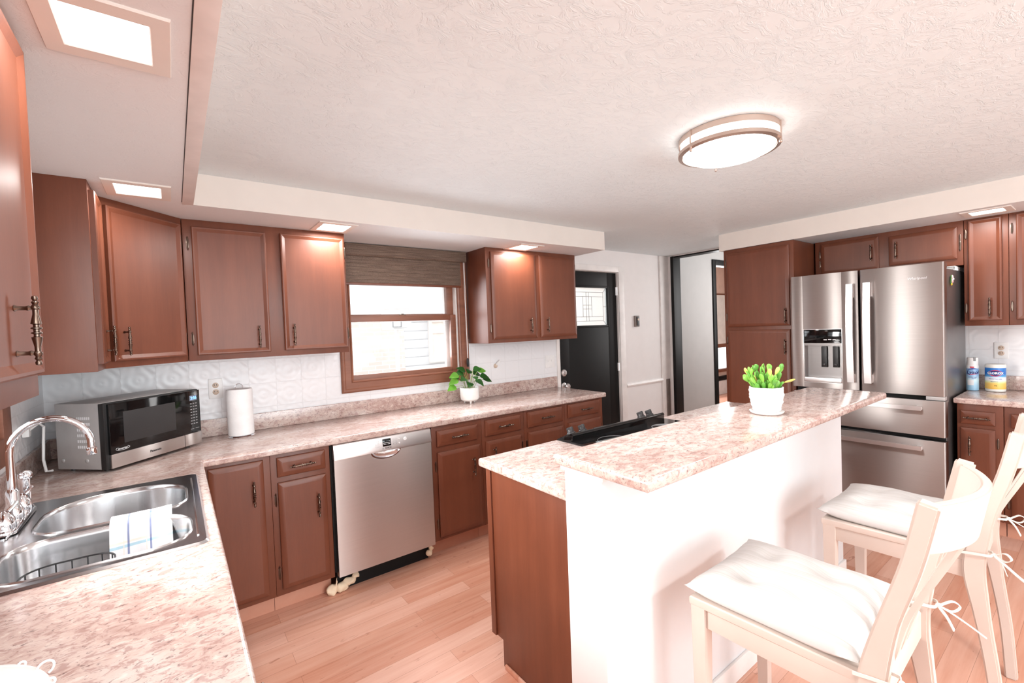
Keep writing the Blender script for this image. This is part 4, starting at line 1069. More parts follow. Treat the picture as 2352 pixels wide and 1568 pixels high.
# deck: filled outline with two holes
def loop(P, z): return [b.b.verts.new((x, y, z)) for x, y in P]
lo = loop(OUT, ZR + 0.005); ho = [loop(P, ZR + 0.002) for P in BOWLS]
es = []
for L in [lo] + ho:
    for i in range(len(L)): es.append(b.b.edges.new((L[i], L[(i + 1) % len(L)])))
bmesh.ops.triangle_fill(b.b, use_beauty=True, use_dissolve=False, edges=es, normal=(0, 0, 1))
l2 = loop(rrect(0.064, 0.606, -1.726, -0.900, 0.024), 0.9145)
for i in range(len(lo)):
    j = (i + 1) % len(lo); b.b.faces.new([lo[i], lo[j], l2[j], l2[i]])
bmesh.ops.recalc_face_normals(b.b, faces=b.b.faces[:])
b.build('sink_deck', M['steel_sink'], t, angle=30, off=t.location)
for P, dep in zip(BOWLS, (0.165, 0.165)):
    b = MB(); cx = sum(p[0] for p in P) / len(P); cy = sum(p[1] for p in P) / len(P)
    prof = [(1.035, ZR + 0.002), (1.02, ZR + 0.0065), (1.0, ZR + 0.004), (0.985, ZR - 0.012), (0.955, ZR - dep + 0.03), (0.90, ZR - dep + 0.006), (0.80, ZR - dep), (0.18, ZR - dep - 0.006), (0.0, ZR - dep - 0.006)]
    R = []
    for k, z in prof[:-1]: R.append([b.b.verts.new((cx + (x - cx) * k, cy + (y - cy) * k, z)) for x, y in P])
    for A, B in zip(R, R[1:]):
        for i in range(len(P)): b.b.faces.new([A[i], A[(i + 1) % len(P)], B[(i + 1) % len(P)], B[i]])
    b.b.faces.new(R[-1])
    bmesh.ops.recalc_face_normals(b.b, faces=b.b.faces[:])
    for f in b.b.faces: pass
    bw = b.build('bowl', M['steel_sink'], t, angle=60, off=t.location)
    MB().lathe([(0.045, 0), (0.045, 0.003), (0.034, 0.004), (0.030, -0.002), (0, -0.002)], 24, Matrix.Translation((cx, cy, ZR - dep - 0.004))).build('drain', M['chrome'], bw, off=t.location)
MB().box(0.578, 0.584, -1.66, -0.97, ZR + 0.0035, ZR + 0.0065, 0.001).box(0.12, 0.126, -1.30, -0.95, ZR + 0.0035, ZR + 0.0065, 0.001).build('deck_ridge', M['steel_sink'], t, off=t.location)

t = empty('faucet', (0.108, -1.13, 0.921), 0, 'chrome gooseneck faucet with two handles and a side sprayer', 'faucet')
fo2 = t.location
MB().prism(rrect(0.078, 0.140, -1.275, -0.985, 0.03), 0.9213, 0.934, 'z', 0.004).build('base_plate', M['chrome'], t, off=fo2)
MB().lathe([(0.024, 0), (0.024, 0.03), (0.020, 0.042), (0.0165, 0.05), (0.0165, 0.09), (0.012, 0.10), (0, 0.10)], 20, Matrix.Translation((0.108, -1.13, 0.932))).build('spout_base', M['chrome'], t, off=fo2)
pts = [(0.108, -1.13, 0.96), (0.108, -1.13, 1.06), (0.108, -1.13, 1.14)]
cxs, czs, rs_ = 0.2065, 1.148, 0.0985
pts += [(cxs - rs_ * cos(a), -1.13 - 0.012 * sin(a / 2), czs + rs_ * sin(a) * 1.02) for a in [pi * i / 18 for i in range(1, 18)]]
pts += [(0.3045, -1.142, 1.14), (0.305, -1.142, 1.128)]
MB().tube(pts, 0.0105, 14).build('spout', M['chrome'], t, off=fo2)
MB().lathe([(0.0105, 0.0), (0.0145, -0.004), (0.0145, -0.022), (0.0125, -0.026), (0, -0.026)], 16, Matrix.Translation((0.305, -1.142, 1.136))).build('aerator', M['chrome'], t, off=fo2)
for yy in (-1.035, -1.232):
    h = MB().lathe([(0.026, 0), (0.027, 0.012), (0.024, 0.032), (0.017, 0.050), (0.008, 0.058), (0, 0.060)], 20, Matrix.Translation((0.108, yy, 0.932))).build('tap_handle', M['chrome'], t, off=fo2)
    MB().tube([(0.108, yy, 0.978), (0.118, yy + 0.03, 0.988), (0.122, yy + 0.055, 0.998)], [0.007, 0.006, 0.008], 10).build('lever', M['chrome'], h, off=fo2)
b = MB().lathe([(0.024, 0), (0.022, 0.008), (0.017, 0.014), (0.0155, 0.09), (0.017, 0.105), (0.015, 0.125), (0, 0.127)], 20, Matrix.Translation((0.104, -0.965, 0.9213)))
sp_ = b.build('sprayer', M['chrome'], t, off=fo2)
sd = Vector((0.35, -0.9, 0.25)).normalized()
MB().lathe([(0.013, -0.01), (0.016, 0.01), (0.017, 0.034), (0.013, 0.036), (0.011, 0.033), (0.006, 0.036), (0, 0.036)], 20, Matrix.Translation((0.104, -0.965, 1.036)) @ sd.to_track_quat('Z', 'Y').to_matrix().to_4x4()).build('sprayer_head', M['chrome'], sp_, off=fo2)

# dish towel over the divider
def towel():
    b = MB(); uvl = b.b.loops.layers.uv.new('UVMap')
    nx, ny = 22, 30
    path = [(-1.300, 0.835), (-1.312, 0.885), (-1.322, 0.922), (-1.342, 0.9345), (-1.375, 0.9345), (-1.396, 0.924), (-1.405, 0.895), (-1.412, 0.855), (-1.418, 0.815), (-1.424, 0.782)]
    def at(s):
        q = s * (len(path) - 1); i = min(int(q), len(path) - 2); f = q - i
        return path[i][0] * (1 - f) + path[i + 1][0] * f, path[i][1] * (1 - f) + path[i + 1][1] * f
    g = []
    for j in range(ny + 1):
        row = []
        for i in range(nx + 1):
            u, v = i / nx, j / ny
            y, z = at(v)
            x = 0.366 + 0.150 * u - 0.010 * max(0, v - 0.4) * u + 0.014 * v * (u - 0.4)
            hang = max(0, v - 0.45)
            wob = noise.noise(Vector((u * 3.1, v * 1.3, 4.2)))
            y -= hang * (0.025 * sin(u * 7.0 + 1.0) * 0.6 + 0.03 * wob) + 0.05 * hang * u
            z += 0.012 * wob * hang - 0.02 * hang * (0.5 - u) + (0.05 * hang * max(0, u - 0.55))
            z = z if v > 0.55 else z + 0.003 * wob
            row.append(b.b.verts.new((x, y, z)))
        g.append(row)
    for j in range(ny):
        for i in range(nx):
            f = b.b.faces.new([g[j][i], g[j][i + 1], g[j + 1][i + 1], g[j + 1][i]])
            for lp, (a, c) in zip(f.loops, ((i, j), (i + 1, j), (i + 1, j + 1), (i, j + 1))):
                lp[uvl].uv = (a / nx, max(0.0, (c / ny - 0.18) / 0.82))
    bmesh.ops.recalc_face_normals(b.b, faces=b.b.faces[:])
    bmesh.ops.solidify(b.b, geom=b.b.faces[:], thickness=0.003)
    return b.build('dish_towel', M['towel'], angle=80)
tag(towel(), 'white dish towel with blue plaid stripes draped over the sink divider', 'towel')
# wire rack in the near bowl
b = MB()
for z in (0.872, 0.772):
    P = rrect(0.190, 0.385, -1.660, -1.470, 0.06, 6); b.tube([(x, y, z) for x, y in P], 0.0025, 6, True)
P = rrect(0.190, 0.385, -1.660, -1.470, 0.06, 6)
tot = [0.0]
for i in range(len(P)): tot.append(tot[-1] + math.dist(P[i], P[(i + 1) % len(P)]))
for k in range(20):
    s = tot[-1] * k / 20; i = max(j for j in range(len(P)) if tot[j] <= s); f = (s - tot[i]) / max(1e-6, tot[i + 1] - tot[i])
    x = P[i][0] * (1 - f) + P[(i + 1) % len(P)][0] * f; y = P[i][1] * (1 - f) + P[(i + 1) % len(P)][1] * f
    b.tube([(x, y, 0.872), (x, y, 0.772)], 0.0018, 5)
for k in range(5): b.tube([(0.215 + 0.037 * k, -1.655, 0.772), (0.215 + 0.037 * k, -1.475, 0.772)], 0.0018, 5)
for x, y in ((0.24, -1.62), (0.34, -1.62), (0.24, -1.51), (0.34, -1.51)): b.tube([(x, y, 0.772), (x, y, 0.752)], 0.004, 6)
tag(b.build('dish_rack', M['wire']), 'black wire dish rack inside the near sink bowl', 'dish rack')

# ------------------------------------------------------------------ things on the counters
# paper towel on its holder
t = empty('paper_towel', (0.848, -0.152, 0.9146), 0, 'white paper towel roll on an upright chrome holder', 'paper towel')
MB().lathe([(0.070, 0), (0.072, 0.004), (0.066, 0.010), (0, 0.012)], 32).build('holder_base', M['chrome'], t)
MB().lathe([(0.020, 0.012), (0.066, 0.012), (0.068, 0.016), (0.0675, 0.150), (0.068, 0.276), (0.066, 0.281), (0.020, 0.281)], 40).build('roll', M['paper'], t)
MB().tube([(0.0, 0, 0.01), (0.0, 0, 0.27)], 0.006, 10).tube([(-0.019, 0, 0.270), (-0.020, 0, 0.292)] + [(-0.020 * cos(a), 0, 0.292 + 0.020 * sin(a)) for a in [pi * i / 10 for i in range(1, 10)]] + [(0.020, 0, 0.292), (0.019, 0, 0.270)], 0.0028, 8).build('hook', M['chrome'], t)

def leaf(b, p, d, up, L, Wd, droop=0.25, n=6, tip=0.5):
    """a curved pointed leaf starting at p along d"""
    d = Vector(d).normalized(); s = d.cross(Vector(up)).normalized(); u = s.cross(d).normalized()
    prev = None
    for i in range(n + 1):
        f = i / n; w = Wd * (sin(pi * min(1, f ** 0.75)) if f < 1 else 0) + 0.0004
        c = Vector(p) + d * (L * f) - u * (droop * L * f * f)
        row = [b.b.verts.new(c - s * w + u * w * 0.25), b.b.verts.new(c - u * 0.0), b.b.verts.new(c + s * w + u * w * 0.25)]
        if prev:
            b.b.faces.new([prev[0], prev[1], row[1], row[0]]); b.b.faces.new([prev[1], prev[2], row[2], row[1]])
        prev = row

t = empty('potted_plant', (2.418, -0.185, 0.9146), 0, 'leafy green potted plant in a small white footed pot on the window counter', 'plant')
MB().lathe([(0.030, 0.018), (0.058, 0.020), (0.071, 0.032), (0.075, 0.052), (0.075, 0.122), (0.073, 0.125), (0.069, 0.122), (0.069, 0.108), (0, 0.108)], 32).build('pot', M['ceramic'], t)
MB().lathe([(0, 0.110), (0.066, 0.109), (0.068, 0.107)], 24, cap=False).build('soil', M['soil'], t)
for k in range(3):
    a = 2.2 + k * 2 * pi / 3
    MB().lathe([(0.006, 0), (0.010, 0.024)], 10, Matrix.Translation((0.045 * cos(a), 0.045 * sin(a), 0))).build('foot', M['ceramic'], t)
rng = random.Random(11)
lv = [(-0.150, -0.01, 0.200, 1), (-0.120, 0.01, 0.232, 1), (-0.185, -0.02, 0.150, 1), (-0.075, -0.04, 0.205, 0), (-0.05, 0.02, 0.240, 2), (0.0, -0.05, 0.215, 0), (-0.02, 0.03, 0.250, 2), (0.055, 0.0, 0.262, 0),
      (0.105, -0.01, 0.250, 1), (0.04, -0.05, 0.185, 0), (0.125, -0.02, 0.205, 2), (0.155, -0.03, 0.185, 0), (0.08, 0.03, 0.225, 0), (-0.04, -0.05, 0.175, 0), (0.02, 0.04, 0.235, 0), (-0.10, 0.03, 0.215, 0)]
for k, (x, y, z, c) in enumerate(lv):
    st = MB(); b0 = Vector((x * 0.22, y * 0.3, 0.108)); e = Vector((x * 0.72, y, z - 0.004)); m = (b0 + e) / 2 + Vector((-x * 0.10, 0, 0.02))
    st.tube([b0, b0 * .6 + m * .4, m, m * .5 + e * .5, e], 0.0018, 5)
    st.build('stem', M['stem'], t)
    lb = MB(); dirv = Vector((x, y - 0.03, 0.015 * (1 if z > 0.2 else -1)))
    leaf(lb, e, dirv, (0.1, -0.7, 0.75), 0.070 + 0.016 * rng.random(), 0.030 + 0.005 * rng.random(), 0.25 + 0.3 * rng.random())
    bmesh.ops.solidify(lb.b, geom=lb.b.faces[:], thickness=0.0008)
    lb.build('leaf', M[('leaf_dark', 'leaf_light', 'leaf_dark')[c]], t, angle=80)

t = empty('succulent', (2.668, -2.333, 1.0676), 0, 'jade succulent in a white basket-weave pot with saucer on the raised bar', 'plant')
MB().lathe([(0, 0.0), (0.056, 0.0), (0.066, 0.006), (0.070, 0.013), (0.066, 0.014), (0.050, 0.012), (0, 0.012)], 40).build('saucer', M['ceramic'], t)
b = MB(); nr, na = 24, 72
R = []
for j in range(nr + 1):
    f = j / nr; z = 0.012 + 0.108 * f; r0 = 0.049 + 0.019 * min(1, f * 1.6) ** 0.6 if f < 0.99 else 0.068
    ring = []
    for i in range(na):
        a = 2 * pi * i / na; row = int(f * 6.5)
        w = sin(a * 9 + (row % 2) * pi) * abs(sin(f * 6.5 * pi)) * 0.0030 if f < 0.92 else 0
        ring.append(b.b.verts.new(((r0 + w) * cos(a), (r0 + w) * sin(a), z)))
    R.append(ring)
for rr, z in ((0.064, 0.121), (0.062, 0.105)): R.append([b.b.verts.new((rr * cos(2 * pi * i / na), rr * sin(2 * pi * i / na), z)) for i in range(na)])
for A, B in zip(R, R[1:]):
    for i in range(na): b.b.faces.new([A[i], A[(i + 1) % na], B[(i + 1) % na], B[i]])
b.b.faces.new(R[0][::-1]); bmesh.ops.recalc_face_normals(b.b, faces=b.b.faces[:])
b.build('pot', M['ceramic'], t, angle=60)
MB().lathe([(0, 0.110), (0.060, 0.108), (0.0625, 0.106)], 24, cap=False).build('soil', M['soil'], t)
rng = random.Random(5)
def pad(p, d, L, w):
    d = Vector(d).normalized(); q = d.to_track_quat('Z', 'Y').to_matrix().to_4x4()
    b = MB(); b.sphere((0, 0, 0), 1, 10, (w, w * 0.34, L / 2))
    for v in b.b.verts:
        f = (v.co.z / (L / 2) + 1) / 2; k = 0.45 + 0.75 * f if f < 0.8 else 1.05 - (f - 0.8) * 0.6
        v.co.x *= k
    b.xform(Matrix.Translation(Vector(p) + d * L * 0.46) @ q @ Matrix.Rotation(rng.random() * 3.1, 4, 'Z'))
    return b
for k in range(38):
    a = rng.random() * 2 * pi; rad = 0.052 * sqrt(rng.random()); tilt = 0.12 + rad * 11 * (0.5 + 0.6 * rng.random())
    p = Vector((rad * cos(a), rad * sin(a) * 0.9, 0.108)); d = Vector((sin(tilt) * cos(a), sin(tilt) * sin(a), cos(tilt)))
    segs = rng.choice((1, 2, 2, 3)) if k > 5 else 3
    for s in range(segs):
        L = 0.038 - 0.004 * s + 0.012 * rng.random(); w = 0.0100 + 0.004 * rng.random()
        pad(p, d, L, w).build('leaf_pad', M['leaf_tip' if (s == segs - 1 and rng.random() < 0.28) else 'leaf_light' if rng.random() < 0.55 else 'leaf_mid'], t, angle=80)
        p = p + d * L * 0.90; d = (d + Vector((rng.uniform(-.35, .35), rng.uniform(-.35, .35), 0.2))).normalized()
for sx in (1.0,):
    pad((0.040, -0.02, 0.122), (0.85, -0.55, 0.30), 0.05, 0.011).build('leaf_pad', M['leaf_light'], t, angle=80)
    pad((0.078, -0.045, 0.135), (0.85, -0.55, 0.22), 0.055, 0.014).build('leaf_pad', M['leaf_tip'], t, angle=80)

# cleaning products on the right-hand counter
t = empty('spray_can', (5.215, -2.642, 0.9146), 0, 'pale blue aerosol spray can with a white cap, beside the fridge', 'spray can')
vf = math.atan2(-(0.5504 - 5.215), (-3.2773 + 2.642) * -1)          # turns the print towards the room
vf = math.atan2(5.215 - 0.5504, 3.2773 - 2.642); rot = -vf
MB().lathe([(0.029, 0), (0.033, 0.003), (0.033, 0.178), (0.030, 0.186), (0.0, 0.186)], 36).build('can', M['lysol'], t)
b = MB().lathe([(0.0305, 0.184), (0.0305, 0.225), (0.0295, 0.238), (0.024, 0.241), (0, 0.236)], 36)
b.build('cap', M['white_plastic'], t)
g = MB().box(0.004, 0.018, -0.031, -0.018, 0.216, 0.243, 0.003); g.xform(Matrix.Rotation(rot, 4, 'Z')); g.build('nozzle', M['print'], t)
lettering('Lysol', 0.034, 'navy', t, (0, 0, 0.133), (0, 0, rot), shear=0.3, wrap=0.033, bold=0.0007)
def wrapband(b, r, a0, a1, z0, z1, n=14, bow=0.0, dz=0.0):
    A = []
    for i in range(n + 1):
        f = i / n; a = a0 + (a1 - a0) * f; h = sin(pi * f); zz = dz * f
        A.append([b.b.verts.new(((r) * sin(a), -(r) * cos(a), z)) for z in (z0 + zz + bow * h * (-1 if bow < 0 else 0), z1 + zz + abs(bow) * h)])
    for P, Q in zip(A, A[1:]): b.b.faces.new([P[0], Q[0], Q[1], P[1]])
    return b
wrapband(MB(), 0.0334, -0.9, 0.9, 0.112, 0.114, bow=0.004, dz=0.010).xform(Matrix.Rotation(rot, 4, 'Z')).build('swoosh', M['red'], t)
wrapband(MB(), 0.0334, -0.75, 0.75, 0.152, 0.154, bow=0.008, dz=0.006).xform(Matrix.Rotation(rot, 4, 'Z')).build('swoosh', M['blue'], t)
lettering('DISINFECTANT', 0.007, 'blue', t, (0, 0, 0.098), (0, 0, rot), wrap=0.033)
lettering('SPRAY', 0.008, 'blue', t, (0, 0, 0.088), (0, 0, rot + 0.2), wrap=0.033)
wrapband(MB(), 0.0334, -0.42, 0.28, 0.166, 0.176).xform(Matrix.Rotation(rot, 4, 'Z')).build('banner', M['red'], t)
wrapband(MB(), 0.0333, -0.9, 0.2, 0.040, 0.075, bow=0.006).xform(Matrix.Rotation(rot, 4, 'Z')).build('print_patch', M['print_white'], t)

t = empty('wipes_canister', (5.235, -2.755, 0.9146), 0, 'white canister of cleaning wipes with a blue and yellow wrap, under the outlet', 'canister')
rot = -math.atan2(5.235 - 0.5504, 3.2773 - 2.755)
MB().lathe([(0.045, 0), (0.0515, 0.003), (0.0525, 0.018), (0.0525, 0.172), (0.049, 0.178), (0.0, 0.178)], 40).build('tub', M['canister'], t)
MB().lathe([(0.0535, 0.171), (0.0535, 0.187), (0.050, 0.195), (0.030, 0.197), (0, 0.197)], 40).build('lid', M['canister'], t)
o = MB().lathe([(0.0530, 0.0), (0.0530, 0.15)], 40, cap=False).build('wrap_label', M['clorox'], t); o.location = (0, 0, 0.020)
b = MB(); n = 24
c0 = b.b.verts.new((0, -0.0536, 0.133)); rg = []
for i in range(n):
    a = 2 * pi * i / n; u = 0.040 * cos(a); v = 0.024 * sin(a) * (1 - 0.25 * abs(cos(a)))
    q = u / 0.0534; rg.append(b.b.verts.new((0.0536 * sin(q), -0.0536 * cos(q), 0.133 + v)))
for i in range(n): b.b.faces.new([c0, rg[i], rg[(i + 1) % n]])
b.xform(Matrix.Rotation(rot, 4, 'Z')).build('emblem', M['red'], t)
b = MB(); c0 = b.b.verts.new((0, -0.0539, 0.133)); rg = []
for i in range(n):
    a = 2 * pi * i / n; q = 0.034 * cos(a) / 0.0537; rg.append(b.b.verts.new((0.0539 * sin(q), -0.0539 * cos(q), 0.133 + 0.019 * sin(a) * (1 - 0.25 * abs(cos(a))))))
for i in range(n): b.b.faces.new([c0, rg[i], rg[(i + 1) % n]])
b.xform(Matrix.Rotation(rot, 4, 'Z')).build('emblem', M['navy'], t)
lettering('CLOROX', 0.0205, 'print_white', t, (0, 0, 0.133), (0, 0, rot), wrap=0.0537, bold=0.0009)
lettering('DISINFECTING WIPES', 0.007, 'blue', t, (0, 0, 0.092), (0, 0, rot), wrap=0.0532)
lettering('bleach free', 0.0085, 'blue', t, (0, 0, 0.074), (0, 0, rot - 0.1), wrap=0.0532)
lettering('75', 0.014, 'print_dark', t, (0, 0, 0.044), (0, 0, rot), wrap=0.0532)

# white domed container at the near end of the sink counter
t = empty('white_container', (0.203, -2.318, 0.9146), 0, 'round white domed container with curled wire hooks at the lower left corner', 'container')
MB().lathe([(0.145, 0), (0.160, 0.01), (0.173, 0.035), (0.177, 0.045), (0.173, 0.053), (0.147, 0.066), (0.10, 0.076), (0.04, 0.081), (0, 0.082)], 56).build('domed_lid', M['ceramic'], t)
for a, hs in ((0.80, 0.55), (0.53, 1.0), (0.25, 0.5)):
    r0 = 0.167
    P = [(r0 * cos(a) + hs * (0.012 + 0.011 * cos(q)) * cos(a), r0 * sin(a) + hs * (0.012 + 0.011 * cos(q)) * sin(a), 0.050 + hs * 0.011 * sin(q)) for q in [pi * 1.05 - 1.45 * pi * i / 14 for i in range(15)]]
    MB().tube([(r0 * cos(a) * 0.97, r0 * sin(a) * 0.97, 0.048)] + P, 0.0018, 6).build('wire_hook', M['white_plastic'], t)

# ------------------------------------------------------------------ outlets, switches, wall bits
def outlet(loc, rz, label):
    t = empty('outlet', loc, rz, label, 'outlet', 'white wall outlets')
    MB().box(-0.036, 0.036, -0.006, 0, -0.060, 0.060, 0.003).build('cover_plate', M['white_plastic'], t)
    for z in (-0.020, 0.020):
        s = MB().lathe([(0.0165, 0), (0.0165, 0.002), (0.015, 0.003), (0, 0.003)], 20, Matrix.Translation((0, -0.0055, z)) @ Matrix.Rotation(pi / 2, 4, 'X')).build('socket', M['tan'], t)
        MB().box(-0.0075, -0.0045, -0.0092, -0.0080, z - 0.001, z + 0.007).box(0.0045, 0.0075, -0.0092, -0.0080, z - 0.001, z + 0.007).cyl((0, -0.0080, z - 0.007), 0.0028, 0.0012, 8, 'y').build('slots', M['print_dark'], s)
    return t
outlet((0.740, -0.0062, 1.197), 0, 'white duplex outlet between the microwave and the paper towel')
outlet((XW - 0.0062, -2.769, 1.197), R90, 'white duplex outlet above the cleaning products')
t = empty('light_switch', (3.435, -0.0062, 1.165), 0, 'white double light switch under the right wall cabinet', 'light switch')
MB().box(-0.058, 0.058, -0.006, 0, -0.060, 0.060, 0.003).build('cover_plate', M['white_plastic'], t)
for x in (-0.023, 0.023): MB().box(x - 0.006, x + 0.006, -0.014, -0.005, -0.004, 0.016, 0.002).build('toggle', M['white_plastic'], t)
t = empty('wall_hook', (2.800, -0.0062, 1.172), 0, 'small round wall valve with a white lever on the tile beside the window', 'wall hook')
MB().lathe([(0.019, 0), (0.019, 0.008), (0.014, 0.014), (0.008, 0.02), (0, 0.02)], 20, Matrix.Rotation(pi / 2, 4, 'X')).build('rosette', M['tan'], t)
MB().prism([(-0.004, 0.006), (0.034, 0.034), (0.030, 0.052), (0.004, 0.026)], -0.030, -0.012, 'y', 0.002).build('lever', M['white_plastic'], t)
t = empty('thermostat', (4.765, -0.0, 1.525), 0, 'small brown framed thermostat on the white wall beside the black door', 'thermostat')
MB().box(-0.040, 0.040, -0.020, 0, -0.062, 0.062, 0.004).build('back_plate', M['vent'], t)
MB().box(-0.014, 0.030, -0.026, -0.018, -0.050, 0.050, 0.003).build('cover', M['black_plastic'], t)
MB().lathe([(0.012, 0), (0.012, 0.004), (0, 0.005)], 16, Matrix.Translation((0.008, -0.026, 0.018)) @ Matrix.Rotation(pi / 2, 4, 'X')).build('dial', M['tan'], t)

# ------------------------------------------------------------------ lamps
def spot(x0, x1, y0, y1, mx, my, label, power):
    """recessed square light in the soffit: plaster-white trim plate, glowing panel, its own light"""
    cx, cy = (x0 + x1) / 2, (y0 + y1) / 2
    t = empty('recessed_light', (cx, cy, ZS), 0, label, 'recessed light', 'square recessed lights in the soffits')
    b = MB(); hx, hy = (x1 - x0) / 2, (y1 - y0) / 2
    z0, z1 = -0.006, 0.0
    R = []
    for ex, ey, z in ((mx + 0.002, my + 0.002, z1), (mx + 0.002, my + 0.002, z0 + 0.003), (mx, my, z0), (0.002, 0.002, z0), (0, 0, z0 + 0.002), (0, 0, z1)):
        R.append([b.b.verts.new((sx * (hx + ex), sy * (hy + ey), z)) for sx, sy in ((-1, -1), (1, -1), (1, 1), (-1, 1))])
    for A, B in zip(R, R[1:] + R[:1]):
        for i in range(4): b.b.faces.new([A[i], A[(i + 1) % 4], B[(i + 1) % 4], B[i]])
    bmesh.ops.recalc_face_normals(b.b, faces=b.b.faces[:])
    b.build('trim_plate', M['soffit_face'], t, angle=20)
    MB().box(-hx, hx, -hy, hy, -0.004, -0.001).build('glowing_panel', M['panel'], t)
    d = bpy.data.lights.new('recessed_glow', 'AREA'); d.shape = 'RECTANGLE'; d.size = x1 - x0; d.size_y = y1 - y0; d.energy = power; d.color = (1.0, 0.975, 0.95)
    o = bpy.data.objects.new('recessed_glow', d); COL.objects.link(o); o.parent = t; o.location = (0, 0, -0.012)
spot(0.394, 0.540, -2.088, -1.928, 0.034, 0.040, 'square recessed soffit light nearest the photographer', 2.6)
spot(0.384, 0.536, -0.862, -0.702, 0.034, 0.036, 'square recessed soffit light in front of the corner cabinet', 2.4)
spot(1.274, 1.430, -0.545, -0.372, 0.030, 0.034, 'square recessed soffit light left of the sash window', 4.6)
spot(2.742, 2.912, -0.516, -0.345, 0.030, 0.034, 'square recessed soffit light right of the sash window', 4.6)
spot(4.775, 4.925, -2.845, -2.690, 0.034, 0.036, 'square recessed soffit light above the counter beyond the fridge', 2.6)
spot(0.394, 0.540, -3.30, -3.14, 0.034, 0.040, 'added unseen square recessed soffit light above the near sink counter', 7.5)  # extra lamp added out of view to light the foreground counter
def ceiling_light(loc, label, power):
    t = empty('ceiling_light', loc, 0, label, 'ceiling light')
    MB().lathe([(0.190, 0.0), (0.200, -0.002), (0.200, -0.026), (0.190, -0.026)], 56).build('upper_ring', M['nickel'], t)
    MB().lathe([(0.192, -0.024), (0.192, -0.056), (0.180, -0.0735), (0.150, -0.090), (0.09, -0.102), (0.0, -0.106)], 56).build('glass_shade', M['dome'], t)
    MB().lathe([(0.193, -0.056), (0.203, -0.056), (0.203, -0.070), (0.186, -0.074), (0.186, -0.068)], 56).build('lower_ring', M['nickel'], t)
    for k in range(3):
        a = 0.75 + k * 2 * pi / 3
        MB().cyl((0.200 * cos(a), 0.200 * sin(a), -0.082), 0.0045, 0.082, 8).sphere((0.200 * cos(a), 0.200 * sin(a), -0.084), 0.007, 10).build('post', M['nickel'], t)
    d = bpy.data.lights.new('ceiling_glow', 'AREA'); d.shape = 'DISK'; d.size = 0.34; d.energy = power; d.color = (0.97, 0.98, 0.98)
    o = bpy.data.objects.new('ceiling_glow', d); COL.objects.link(o); o.parent = t; o.location = (0, 0, -0.118)
ceiling_light((2.515, -2.265, ZC), 'round flush-mount ceiling light with double nickel rings, above the bar', 8)
ceiling_light((1.75, -4.45, ZC), 'added unseen round flush-mount ceiling light behind the photographer', 30)  # extra lamp added out of view to light floor and foreground from above

# ------------------------------------------------------------------ bar chairs
def bez(P, n):
    """smooth curve through P (Catmull-Rom)"""
    P = [Vector(p) for p in P]; Q = [P[0] * 2 - P[1]] + P + [P[-1] * 2 - P[-2]]; out = []
    for i in range(1, len(Q) - 2):
        for k in range(n):
            f = k / n; a, b_, c, d_ = Q[i - 1], Q[i], Q[i + 1], Q[i + 2]
            out.append(0.5 * ((2 * b_) + (c - a) * f + (2 * a - 5 * b_ + 4 * c - d_) * f * f + (3 * b_ - a - 3 * c + d_) * f ** 3))
    return out + [P[-1]]

def post_mesh(sx):
    """rear leg and back post in one sweeping board; local: y back negative, x = side"""
    b = MB()
    cen = bez([(0, -0.515, 0.0), (0, -0.500, 0.22), (0, -0.470, 0.45), (0, -0.455, 0.60), (0, -0.482, 0.76), (0, -0.530, 0.93), (0, -0.562, 1.08)], 5)
    rows = []
    N = len(cen)
    for i, c in enumerate(cen):
        f = c.z / 1.08
        dep = 0.036 + 0.022 * math.exp(-((c.z - 0.60) / 0.16) ** 2)
        if c.z > 0.8: dep = 0.040
        w = 0.036
        t_ = (cen[min(i + 1, N - 1)] - cen[max(i - 1, 0)]).normalized(); nrm = Vector((0, t_.z, -t_.y))
        rows.append([b.b.verts.new(Vector((sx + a * w / 2, 0, 0)) + c + nrm * (e * dep / 2)) for a, e in ((-1, -1), (1, -1), (1, 1), (-1, 1))])
    for A, B in zip(rows, rows[1:]):
        for i in range(4): b.b.faces.new([A[i], A[(i + 1) % 4], B[(i + 1) % 4], B[i]])
    b.b.faces.new(rows[0][::-1]); b.b.faces.new(rows[-1])
    bmesh.ops.recalc_face_normals(b.b, faces=b.b.faces[:])
    es = [e for e in b.b.edges if len(e.link_faces) == 2 and e.calc_face_angle() > 1.0]
    bmesh.ops.bevel(b.b, geom=es, offset=0.005, segments=2, affect='EDGES', clamp_overlap=True)
    return b

